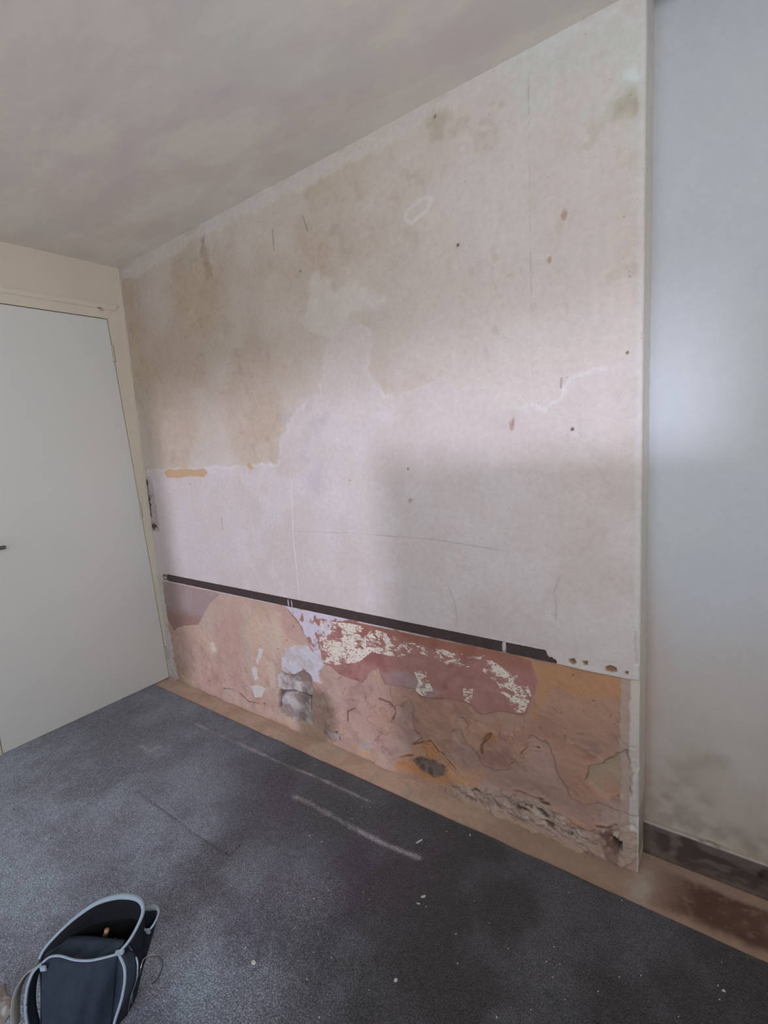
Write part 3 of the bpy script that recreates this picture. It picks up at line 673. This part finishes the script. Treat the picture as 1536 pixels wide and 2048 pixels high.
def yr(z): return YR1 + (YR0 - YR1) * (z / DTOP) ** 1.05
leaf = [(-.806, .008), (yr(.008), .008), (yr(.6), .6), (yr(1.2), 1.2), (yr(DTOP), DTOP), (-.806, DTOP)]
panel = dchild(prism('door_panel', leaf, -.045, -.004, M_DOOR, bev=.002))
G = .0028
fr_r = [(yr(0) + G, 0), (.006, 0), (.006, 2.044), (-.06, 2.044), (yr(DTOP) + G, DTOP + .004), (yr(1.2) + G, 1.2), (yr(.6) + G, .6)]
fr_t = [(-.905, DTOP + G), (yr(DTOP) + G, DTOP + G), (-.04, 2.044), (-.905, 2.044)]
fr_l = [(-.905, 0), (-.806 - G, 0), (-.806 - G, DTOP + G), (-.905, DTOP + G)]
dchild(prism('door_frame', fr_r, -.05, .000, M_FRAME, bev=.0015))
dchild(prism('door_frame', fr_t, -.05, .0015, M_FRAME, bev=.0015))
dchild(prism('door_frame', fr_l, -.05, .0, M_FRAME, bev=.0015))
dchild(prism('frame_bead', [(-.905, 2.018), (-.045, 2.018), (-.025, 2.046), (-.905, 2.041)], 0.0, .007, M_FRAME, bev=.003))
dchild(prism('frame_bead', [(-.016, .62), (.004, .62), (.006, H), (-.014, H)], 0.0, .006, M_FRAME, bev=.003))
dchild(prism('door_rebate', [(-.82, 0), (.0, 0), (-.05, 2.0), (-.82, 2.0)], -.06, -.046, M_GAP))
M_HINGE = plain('painted_hinge', (176, 162, 144), rough=.5, var=.1)
for z in (1.81, 1.0, .16):
    bm = bmesh.new()
    bmesh.ops.create_cone(bm, cap_ends=True, segments=14, radius1=.0055, radius2=.0055, depth=.075, matrix=Matrix.Translation((lx(z) - .001, yr(z) + .001, z)))
    for k in (-1, 1):
        bmesh.ops.create_cone(bm, cap_ends=True, segments=14, radius1=.0065, radius2=.0065, depth=.004, matrix=Matrix.Translation((lx(z) - .001, yr(z) + .001, z + k * .0385)))
    dchild(bm_obj('door_hinge', bm, M_HINGE, smooth=False))
# handle: rose, neck and lever, just cut by the edge of the picture
bm = bmesh.new(); zc = .94; yc = -.735
bmesh.ops.create_cone(bm, cap_ends=True, segments=28, radius1=.026, radius2=.024, depth=.008, matrix=Matrix.Translation((lx(zc) + .0, yc, zc)) @ Matrix.Rotation(math.pi / 2, 4, 'Y'))
bmesh.ops.create_cone(bm, cap_ends=True, segments=16, radius1=.009, radius2=.009, depth=.05, matrix=Matrix.Translation((lx(zc) + .025, yc, zc)) @ Matrix.Rotation(math.pi / 2, 4, 'Y'))
box(bm, lx(zc) + .038, lx(zc) + .052, yc - .008, yc + .062, zc - .008, zc + .008, bev=.005)
handle = dchild(bm_obj('door_handle', bm, plain('handle_metal', (120, 118, 120), rough=.35, metal=.9, var=.05), smooth=True))
# cracks and dents in the frame paint
for (y0, z0, ln, wd_) in ((-.120, 2.021, .016, .0016), (-.112, 2.012, .012, .001)):
    dchild(prism('paint_crack', [(y0 - ln, z0 + .001), (y0, z0 - wd_), (y0 + ln, z0), (y0, z0 + wd_ * 1.5)], .0068, .0078, M_GAP))

# ------------------------------------------------------------------ rest of the room, behind the camera
M_RW = plain('rear_wall_paint', (200, 184, 166), rough=.88, var=.05, scale=4, bstr=.2, bscale=40)
T = .12
GX0, GX1, GZ = 1.12, 2.54, 2.03          # made-up door opening, shaped for the light
WX1, WZ0, WZ1 = 3.58, 1.32, 2.03         # made-up rear window above the added box
SY0, SY1 = -2.55, -1.35                  # side window
structure(boxes('wall_right', [(XR, XR + T, REAR - T, SY0, -.01, H + .02), (XR, XR + T, SY1, AD + .02, -.01, H + .02),
                               (XR, XR + T, SY0, SY1, -.01, WZ0), (XR, XR + T, SY0, SY1, WZ1, H + .02)], M_RW))
structure(boxes('wall_rear', [(-.08, GX0, REAR - T, REAR, -.01, H + .02), (GX0, WX1, REAR - T, REAR, GZ, H + .02),
                              (GX1, WX1, REAR - T, REAR, -.01, WZ0), (WX1, XR + T, REAR - T, REAR, -.01, H + .02)], M_RW))
# added unseen box behind the camera, waist high, shading the lower right wall
# added unseen slab outside, trims the top of the low sun's beam
structure(boxes('added_sun_screen', [(-2.0, 10.0, REAR - 3.1, REAR - 2.9, 1.76, 3.2)], M_RW))
structure(boxes('added_shade_box', [(2.54, XR, REAR, -1.80, -.01, 1.275)], M_RW))
# ------------------------------------------------------------------ carpet
m, nt, b = new_mat('carpet_pile')
co = objco(nt); a = nd(nt, 'ShaderNodeAttribute', attribute_name='albedo')
n1 = noise(nt, 250, 3, .7, co); n2 = noise(nt, 70, 3, .7, co); n3 = noise(nt, 900, 2, .7, co)
c = mixn(nt, a.outputs['Color'], ramp(nt, n1, [(.32, g(.30)), (.5, g(.85)), (.68, g(1.9))]), 1.0, 'MULTIPLY')
c = mixn(nt, c, ramp(nt, n2, [(.3, g(.72)), (.7, g(1.25))]), 1.0, 'MULTIPLY')
c = mixn(nt, c, tuple(lin((150, 140, 145))), ramp(nt, n3, [(.70, g(0)), (.76, g(.35))]))
nt.links.new(c, b.inputs['Base Color']); b.inputs['Roughness'].default_value = .95; b.inputs['Specular IOR Level'].default_value = .15
b.inputs['Sheen Weight'].default_value = .25; b.inputs['Sheen Roughness'].default_value = .5
hh = nd(nt, 'ShaderNodeMath', operation='ADD'); nt.links.new(n1, hh.inputs[0]); nt.links.new(n2, hh.inputs[1])
bump(nt, b, hh.outputs[0], .9, .004)
EDGE = -0.0955
def car_fn(U, V):
    # V: 0 at the cut edge beside the boards, negative into the room
    x = U; y = EDGE + np.minimum(V, 0) + (fbm(U, U * 0, 9, 4, 601) - .5) * .006 * sst(-.05, 0, V)
    ed = np.maximum(V, 0)
    f1 = fbm(x, y, 2.2, 4, 611); f2 = fbm(x, y, 7, 5, 621); f3 = fbm(x, y, 24, 4, 631)
    C = np.ones(x.shape + (3,)) * lin((80, 76, 82))
    C = mixc(C, (80, 64, 80), sst(.42, .62, f1) * .7)
    C = mixc(C, (56, 52, 49), sst(1.5, 2.1, x) * .85)  # right-hand shade painted in as darker pile
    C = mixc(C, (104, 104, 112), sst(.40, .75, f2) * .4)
    C = mixc(C, (150, 156, 168), (.45 + .55 * sst(.35, .7, f2 * .5 + f1 * .5)) * sst(1.75, .75, x + .35 * sst(-.5, -.1, y)) * .75)  # bluish window light put into the colour of the dusty left side
    C = mixc(C, (160, 170, 184), sst(-.35, -.95, y) * sst(2.05, 1.4, x) * (.4 + .6 * sst(.32, .7, f2)) * .8)  # near left lifted again in colour for the same window light
    # dust trodden in, and two long scuffs
    for k, w_, s in (('dust1', .010, .75), ('dust2', .013, .85), ('dust3', .016, .8)):
        dl = ldist(FL[k], x, y) + (f3 - .5) * .012
        C = mixc(C, (176, 168, 174), sst(w_, 0, dl) * s * (.45 + .55 * sst(.35, .6, f2)))
    for i, (px_, py_) in enumerate(FL['dustpatch']):
        d_ = np.hypot(x - px_, y - py_) + (f2 - .5) * .16
        C = mixc(C, (140, 138, 144), sst(.13, .0, d_) * .22)
    dk = np.minimum(ldist(FL['fold'], x, y), ldist(FL['fold2'], x, y)) + (f3 - .5) * .003
    C = mixc(C, (40, 36, 42), sst(.004, .001, dk) * .5)
    Z = .0075 + (f2 - .5) * .002 + (f1 - .5) * .002 - sst(.006, 0, dk) * .0015
    Z = Z - sst(-.012, 0, V) * .0015
    Z = np.where(ed > 0, Z * (1 - np.clip(ed / .004, 0, 1)) + .0005, Z)
    return x, y, Z, C, {}
vv = np.concatenate([np.arange(-1.698, -1.3, .02), np.arange(-1.3, -.0001, .0055), [0.0, .002, .004]])
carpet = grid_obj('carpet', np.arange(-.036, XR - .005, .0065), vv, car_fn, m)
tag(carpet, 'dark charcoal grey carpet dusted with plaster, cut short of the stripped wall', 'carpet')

# ------------------------------------------------------------------ plaster crumbs on the carpet
M_CHIP = plain('plaster_crumb', (196, 190, 182), rough=.9, var=.12, scale=150)
M_CHIPD = plain('dark_crumb', (46, 42, 42), rough=.9, var=.12, scale=150)
def chip(name, x, y, z, w_, h_, rot, mat, seed):
    bm = bmesh.new(); r = random.Random(seed); n = r.choice((5, 6, 7))
    pts = []
    for i in range(n):
        a_ = 2 * math.pi * i / n + r.uniform(-.3, .3); k = r.uniform(.75, 1.15)
        pts.append((math.cos(a_) * w_ / 2 * k, math.sin(a_) * h_ / 2 * k))
    t = max(.0012, min(w_, h_) * r.uniform(.3, .5))
    lo = [bm.verts.new((p[0], p[1], 0)) for p in pts]; hi = [bm.verts.new((p[0] * .82 + r.uniform(-1, 1) * w_ * .04, p[1] * .82, t * r.uniform(.8, 1.15))) for p in pts]
    bm.faces.new(lo[::-1]); bm.faces.new(hi)
    for i in range(n): bm.faces.new((lo[i], lo[(i + 1) % n], hi[(i + 1) % n], hi[i]))
    o = bm_obj(name, bm, mat); o.location = (x, y, z); o.rotation_euler = (0, 0, rot)
    return o
SPECIAL = {
 (1.816, -.231): (.030, .0052, 1.15, 'longest white sliver of plaster lying on the dark carpet below the red paint'),
 (1.925, -.387): (.016, .0075, .9, 'thick white plaster flake, the larger of the close pair on the dark carpet'),
 (1.924, -.412): (.014, .0040, .45, 'thin white plaster sliver beside a thicker flake, the smaller of the close pair'),
 (1.656, -.768): (.0125, .0105, .5, 'squarish white plaster crumb on the carpet, the biggest one near the tool pouch'),
 (1.982, -.606): (.012, .0085, .5, 'white triangular plaster crumb near the bottom of the picture, right of the middle'),
 (1.942, -.124): (.013, .0045, 2.0, 'short white sliver of plaster close to the carpet edge below the rubble'),
}
for i, (x, y, w_, h_) in enumerate(CHIPS):
    w2 = w_ * 1.25; h2 = max(h_, w_ * .55) * 1.25; rot = random.Random(i).uniform(0, 3.1); lab = None
    for (a_, b_), s in SPECIAL.items():
        if abs(a_ - x) < .0015 and abs(b_ - y) < .0015: w2, h2, rot, lab = s
    dark = (i == DARK_I)
    o = chip('plaster_chip' if not dark else 'dark_crumb', x, y, .0078, w2, h2, rot, M_CHIPD if dark else M_CHIP, i)
    if dark: tag(o, 'small dark crumb on the pale dusty carpet near the left edge', 'debris')
    elif lab: tag(o, lab, 'plaster chip')
    elif x > 2.20 and y < -.15 and w_ > .004: tag(o, ('larger' if w_ > .0055 else 'smaller') + ' of two white plaster chips on the darkest carpet at the bottom right', 'plaster chip')
    elif x < 1.30: tag(o, 'tiny white plaster crumb on the dusty carpet between the door and the black pouch', 'plaster chip', 'crumbs near the door')
    elif x > 2.00: tag(o, 'tiny white plaster crumb on the darkest carpet, right of the scuffs', 'plaster chip', 'crumbs on the right of the carpet')
    elif y > -.45: tag(o, 'tiny white plaster crumb close to the two long scuffs in the carpet', 'plaster chip', 'crumbs by the scuffs')
    elif x < 1.52: tag(o, 'tiny white plaster crumb on the carpet just beyond the black pouch', 'plaster chip', 'crumbs beyond the pouch')
    elif y > -.68: tag(o, 'tiny white plaster crumb in the middle of the carpet', 'plaster chip', 'crumbs in the middle of the carpet')
    else: tag(o, 'tiny white plaster crumb at the bottom of the picture, right of the pouch', 'plaster chip', 'crumbs at the bottom of the picture')

# ------------------------------------------------------------------ tool pouch
M_FAB = plain('black_canvas', (30, 37, 46), rough=.8, var=.2, scale=60, bstr=.5, bscale=500, bdist=.0008, spec=.3)
M_LIN = plain('pouch_lining', (15, 15, 17), rough=.9, var=.2, scale=60, bstr=.4, bscale=400, bdist=.0008, spec=.2)
M_PIPE = plain('grey_piping', (132, 142, 150), rough=.75, var=.08, scale=90, bstr=.4, bscale=700, bdist=.0005, spec=.3)
M_STEEL = plain('steel_wire', (190, 190, 190), rough=.22, metal=1.0, var=.04, bstr=0)
M_WOODH = plain('wooden_handle', (164, 132, 104), rough=.5, var=.12, scale=60)
pouch = empty('tool_pouch', (1.46, -1.06, .0078))
tag(pouch, 'small black canvas tool pouch with grey piping standing open on the carpet', 'tool pouch')
pinv = Matrix.Translation((-1.46, 1.06, -.0078))
def pch(o): o.parent = pouch; o.matrix_parent_inverse = pinv; return o
def crom(P, n, closed=False):
    P = [Vector(p) for p in P]; N = len(P); out = []
    segs = N if closed else N - 1
    for i in range(segs):
        p1 = P[i]; p2 = P[(i + 1) % N]
        p0 = P[i - 1] if (closed or i > 0) else p1 * 2 - p2
        p3 = P[(i + 2) % N] if (closed or i + 2 < N) else p2 * 2 - p1
        for k in range(n):
            t = k / n
            out.append(.5 * ((2 * p1) + (-p0 + p2) * t + (2 * p0 - 5 * p1 + 4 * p2 - p3) * t * t + (-p0 + 3 * p1 - 3 * p2 + p3) * t ** 3))
    if not closed: out.append(P[-1].copy())
    return out
def tube(name, P, r, mat, closed=False, parent=None, flat=1.0, n=8, res=10):
    Q = crom(P, n, closed); bm = bmesh.new(); rings = []; N = len(Q)
    up = Vector((0, 0, 1))
    for i, q in enumerate(Q):
        t = (Q[(i + 1) % N] - Q[i - 1]) if (closed or 0 < i < N - 1) else (Q[1] - Q[0] if i == 0 else Q[-1] - Q[-2])
        t.normalize(); s = t.cross(up)
        if s.length < .15: s = t.cross(Vector((1, 0, 0)))
        s.normalize(); u = s.cross(t).normalized()
        rr = r if not callable(r) else r(i / max(1, N - 1))
        rings.append([bm.verts.new(q + s * math.cos(2 * math.pi * k / res) * rr * flat + u * math.sin(2 * math.pi * k / res) * rr) for k in range(res)])
    for i in range(N if closed else N - 1):
        a_, b_ = rings[i], rings[(i + 1) % N]
        for k in range(res): bm.faces.new((a_[k], a_[(k + 1) % res], b_[(k + 1) % res], b_[k]))
    if not closed: bm.faces.new(rings[0][::-1]); bm.faces.new(rings[-1])
    return bm_obj(name, bm, mat, parent, smooth=True)
def loft(name, rows, mat, thick=.0022, closed=False, parent=None):
    """rows: lists of points (same length); a cloth shell with real thickness"""
    n = len(rows[0]); bm = bmesh.new()
    V = [[bm.verts.new(p) for p in r] for r in rows]
    for a_, b_ in zip(V, V[1:]):
        for k in range(n if closed else n - 1): bm.faces.new((a_[k], a_[(k + 1) % n], b_[(k + 1) % n], b_[k]))
    bmesh.ops.recalc_face_normals(bm, faces=bm.faces)
    o = bm_obj(name, bm, mat, parent, smooth=True)
    md = o.modifiers.new('thickness', 'SOLIDIFY'); md.thickness = thick; md.offset = 0
    return o
FR = [(1.3931, -1.116, .198), (1.4004, -1.102, .204), (1.4177, -1.0884, .204), (1.4525, -1.0722, .200), (1.4829, -1.054, .200), (1.5072, -1.0328, .202), (1.5266, -1.0135, .204)]
RE = [(1.5266, -1.0135, .204), (1.5337, -.9855, .222), (1.5288, -.9555, .244), (1.5183, -.9444, .258), (1.4986, -.9457, .268), (1.4747, -.9599, .274), (1.4529, -.9802, .276), (1.4297, -1.0096, .272), (1.4081, -1.046, .256), (1.3923, -1.0792, .236), (1.3788, -1.1027, .214), (1.3793, -1.1168, .200)]
ML = [(1.3788, -1.1000, .203), (1.393, -1.0674, .214), (1.4284, -1.0394, .214), (1.4737, -1.0158, .214), (1.5184, -.9926, .214)]
def resample(P, n):
    Q = crom(P, 12); d = [0]
    for a_, b_ in zip(Q, Q[1:]): d.append(d[-1] + (b_ - a_).length)
    out = []; j = 0
    for i in range(n):
        t = d[-1] * i / (n - 1)
        while j < len(d) - 2 and d[j + 1] < t: j += 1
        k = (t - d[j]) / max(1e-9, d[j + 1] - d[j]); out.append(Q[j].lerp(Q[j + 1], min(1, k)))
    return out
Z0 = .0085
n_ = 41
rear = resample(RE, n_); front = resample(FR, n_); mid = resample(ML, n_)
bf0 = Vector((1.405, -1.150, Z0)); bf1 = Vector((1.497, -1.042, Z0))       # front bottom corners
bk1 = Vector((1.452, -.962, Z0)); bk0 = Vector((1.352, -1.074, Z0))         # rear bottom corners
rb_ = resample([bf1, bf1 + Vector((-.006, .040, 0)), bk1, (bk1 + bk0) / 2 + Vector((-.012, .012, 0)), bk0, bf0 + Vector((-.020, .012, 0)), bf0], n_)
fb_ = resample([bf0, (bf0 + bf1) / 2 + Vector((.010, -.012, 0)), bf1], n_)
outn = Vector((.76, -.65, 0))
def between(A, B_, m, bulge=0.0, dirv=None):
    rows = []
    for j in range(m + 1):
        t = j / m; r = []
        for k, (p, q) in enumerate(zip(A, B_)):
            s = math.sin(math.pi * t) * math.sin(math.pi * k / (len(A) - 1)) ** .6
            v = p.lerp(q, t)
            d_ = dirv if dirv is not None else (v - Vector((1.45, -1.05, v.z))).normalized()
            wv = .0022 * math.sin(k * .55 + t * 5) * math.sin(math.pi * t)
            r.append(v + d_ * (bulge * s + wv))
        rows.append(r)
    return rows
body = pch(loft('pouch_body', between(rear, rb_, 14, .012), M_FAB))
pch(loft('front_pocket', between(front, fb_, 14, .016, outn), M_FAB))
pch(loft('pocket_gusset', between(mid, front, 5, -.006, Vector((0, 0, 1))), M_FAB))
# main compartment: inner front wall down from the mid lip, lining down from the rear rim
cb_ = [Vector((p.x * .8 + 1.435 * .2, p.y * .8 - 1.05 * .2, .03)) for p in rb_]
ri = [p + (Vector((1.45, -1.03, p.z)) - p) * .05 - Vector((0, 0, .002)) for p in rear]
lining = pch(loft('pouch_lining', between(ri, cb_, 8, .004), M_LIN))
mb_ = [Vector((p.x * .92 + 1.435 * .08 - .012, p.y * .92 - 1.05 * .08 + .014, .03)) for p in fb_]
pch(loft('compartment_divider', between(mid, mb_, 8, .002, outn), M_LIN))
bm = bmesh.new(); vs_ = [bm.verts.new(Vector((p.x, p.y, Z0 + .001))) for p in rb_[:-1] + fb_[:-1]]; bm.faces.new(vs_)
bmesh.ops.solidify(bm, geom=bm.faces[:], thickness=.002)
pch(bm_obj('pouch_base', bm, M_FAB))
# side gusset between front pocket and body, right and left
pg = resample([(1.5286, -1.0123, .204), (1.5488, -1.0132, .19), (1.5542, -1.0181, .16), (1.5429, -1.0277, .11), (1.5232, -1.0377, .06), (1.5029, -1.0444, .0115)], 24)
pg2 = resample([(1.5369, -.9904, .200), (1.5523, -.9881, .192), (1.5613, -.9926, .17), (1.557, -.9982, .14), (1.5333, -1.0048, .09), (1.492, -1.004, .0115)], 24)
pch(loft('side_gusset', between(pg, pg2, 4, .004, Vector((.9, .3, 0))), M_FAB))
fe = [between(front, fb_, 23, .016, outn)[j][-1] for j in range(24)]
pch(loft('side_gusset', between(fe, pg, 2), M_FAB))
back_edge = [between(rear, rb_, 23, .012)[j][3] for j in range(24)]
pch(loft('side_gusset', between(pg2, back_edge, 3), M_FAB))
# piping
pch(tube('piping', RE, lambda t: .0030 + .0040 * math.exp(-((t - .45) / .22) ** 2), M_PIPE, flat=1.0, n=8))
pch(tube('piping', FR, .0026, M_PIPE))
pch(tube('piping', pg[::3] + [pg[-1]], .0034, M_PIPE, n=4))
pch(tube('piping', pg2[::3] + [pg2[-1]], .0022, M_PIPE, n=4))
lp = [(1.3931, -1.116, .198), (1.3902, -1.1335, .190), (1.3833, -1.1462, .16), (1.3775, -1.1540, .12), (1.3789, -1.1580, .08), (1.392, -1.158, .03), (1.400, -1.152, .012)]
pch(tube('piping', lp, .0032, M_PIPE))
lq = [Vector(p) + Vector((-.012, .002, 0)) for p in lp]
l2_ = [Vector((p[0] - .010, p[1] + .022, max(.0105, p[2] - .004))) for p in lp]
pch(loft('side_gusset', between(resample(lp, 20), resample(l2_, 20), 3), M_FAB))
# tabs where the piping meets, at the front corners
bm = bmesh.new()
bmesh.ops.create_cube(bm, size=1, matrix=Matrix.Translation((1.5285, -1.0105, .206)) @ Matrix.Rotation(.7, 4, 'Z') @ Matrix.Rotation(.5, 4, 'X') @ Matrix.Diagonal((.020, .010, .006, 1)))
bmesh.ops.bevel(bm, geom=bm.edges[:], offset=.0018, segments=2, affect='EDGES')
pch(bm_obj('corner_tab', bm, M_PIPE))
bm = bmesh.new()
bmesh.ops.create_cube(bm, size=1, matrix=Matrix.Translation((1.400, -1.1175, .190)) @ Matrix.Rotation(.7, 4, 'Z') @ Matrix.Diagonal((.014, .004, .014, 1)))
bmesh.ops.bevel(bm, geom=bm.edges[:], offset=.0015, segments=2, affect='EDGES')
pch(bm_obj('corner_tab', bm, M_PIPE))
# small pocket on the right side, standing open
PK = [(1.4900, -.9400, .222), (1.5000, -.9215, .222), (1.5139, -.9130, .220), (1.5245, -.9160, .215), (1.5306, -.9322, .205), (1.5249, -.9452, .197), (1.5100, -.9500, .203)]
pk = crom(PK, 5, True)
lo_ = [Vector(((p.x - 1.512) * .6 + 1.492, (p.y + .932) * .5 - .962, .10)) for p in pk]
side = pch(loft('side_pocket', between(pk, lo_, 8) and [[p.lerp(q, t / 8) for p, q in zip(pk, lo_)] for t in range(9)], M_FAB, closed=True))
si = tube('piping', PK, lambda t: .0026 + .0045 * math.exp(-((t - .17) / .14) ** 2), M_PIPE, closed=True, n=5); si.parent = side
tab = bmesh.new()
bmesh.ops.create_cube(tab, size=1, matrix=Matrix.Translation((1.527, -.9455, .196)) @ Matrix.Rotation(.4, 4, 'Z') @ Matrix.Diagonal((.010, .006, .012, 1)))
bmesh.ops.bevel(tab, geom=tab.edges[:], offset=.0015, segments=2, affect='EDGES')
tb = bm_obj('pocket_tab', tab, M_PIPE); tb.parent = side
# steel wire hammer loop
WR = [(1.512, -1.000, .045), (1.5215, -.9935, .09), (1.5298, -.9796, .12), (1.5231, -.9643, .135), (1.526, -.9478, .13), (1.5325, -.9352, .12), (1.5378, -.93, .10), (1.5287, -.9335, .07), (1.5147, -.9419, .045), (1.5063, -.948, .038)]
pch(tag(tube('wire_loop', WR, .0019, M_STEEL, n=10), 'shiny steel wire loop'))
# hand strap lying out to the left
ST = [(1.372, -1.108, .175), (1.335, -1.125, .15), (1.3024, -1.1391, .11), (1.2832, -1.1496, .07), (1.2900, -1.1591, .04), (1.3016, -1.1652, .013)]
st = resample(ST, 30)
pch(loft('strap', [[p + Vector((.006, -.010, .004)) for p in st], [p + Vector((-.006, .010, -.004)).lerp(Vector((0, 0, 0)), .0) if (p.z > .02) else p + Vector((-.006, .010, 0)) for p in st]], plain('grey_webbing', (132, 130, 122), rough=.85, var=.1, scale=90, bstr=.4, bscale=600), thick=.002))
# wooden tool handle inside, and a nail-bright bit
tl = tube('screwdriver', [(1.4300, -1.0000, .060), (1.4330, -1.003, .12), (1.4400, -1.0055, .180), (1.4560, -1.0040, .212)], lambda t: .0035 + .0018 * sst(.5, .8, t), M_WOODH, n=6)
tag(tl, 'wooden tool handle poking up inside the black pouch', 'screwdriver')
tm = tube('metal_bit', [(1.476, -1.000, .10), (1.480, -.998, .19), (1.4805, -.997, .200)], .0018, M_STEEL, n=4)
tag(tm, 'thin bright metal tip showing inside the black pouch', 'drill bit')
# crumpled pale cloth left of the pouch, cut by the picture's edge
bm = bmesh.new(); bmesh.ops.create_grid(bm, x_segments=40, y_segments=30, size=.5)
from mathutils import noise as mn
for v in bm.verts:
    x, y = v.co.x, v.co.y
    e = 1 + .25 * mn.noise(Vector((x * 3, y * 3, 4)))
    hgt = .012 + .012 * mn.noise(Vector((x * 4, y * 5, 1))) + .006 * mn.noise(Vector((x * 11, y * 9, 2)))
    hgt *= (1 - (max(abs(x), abs(y)) * 2) ** 4)
    v.co = Vector((1.212 + x * .10 * e, -1.190 + y * .085 * e, .0095 + max(0, hgt)))
rag = bm_obj('dust_cloth', bm, plain('grey_cloth', (146, 140, 134), rough=.95, var=.15, scale=60, bstr=.4, bscale=300), smooth=True)
md = rag.modifiers.new('thickness', 'SOLIDIFY'); md.thickness = .0015; md.offset = 1
tag(rag, 'crumpled pale grey cloth on the carpet left of the black pouch', 'cloth')
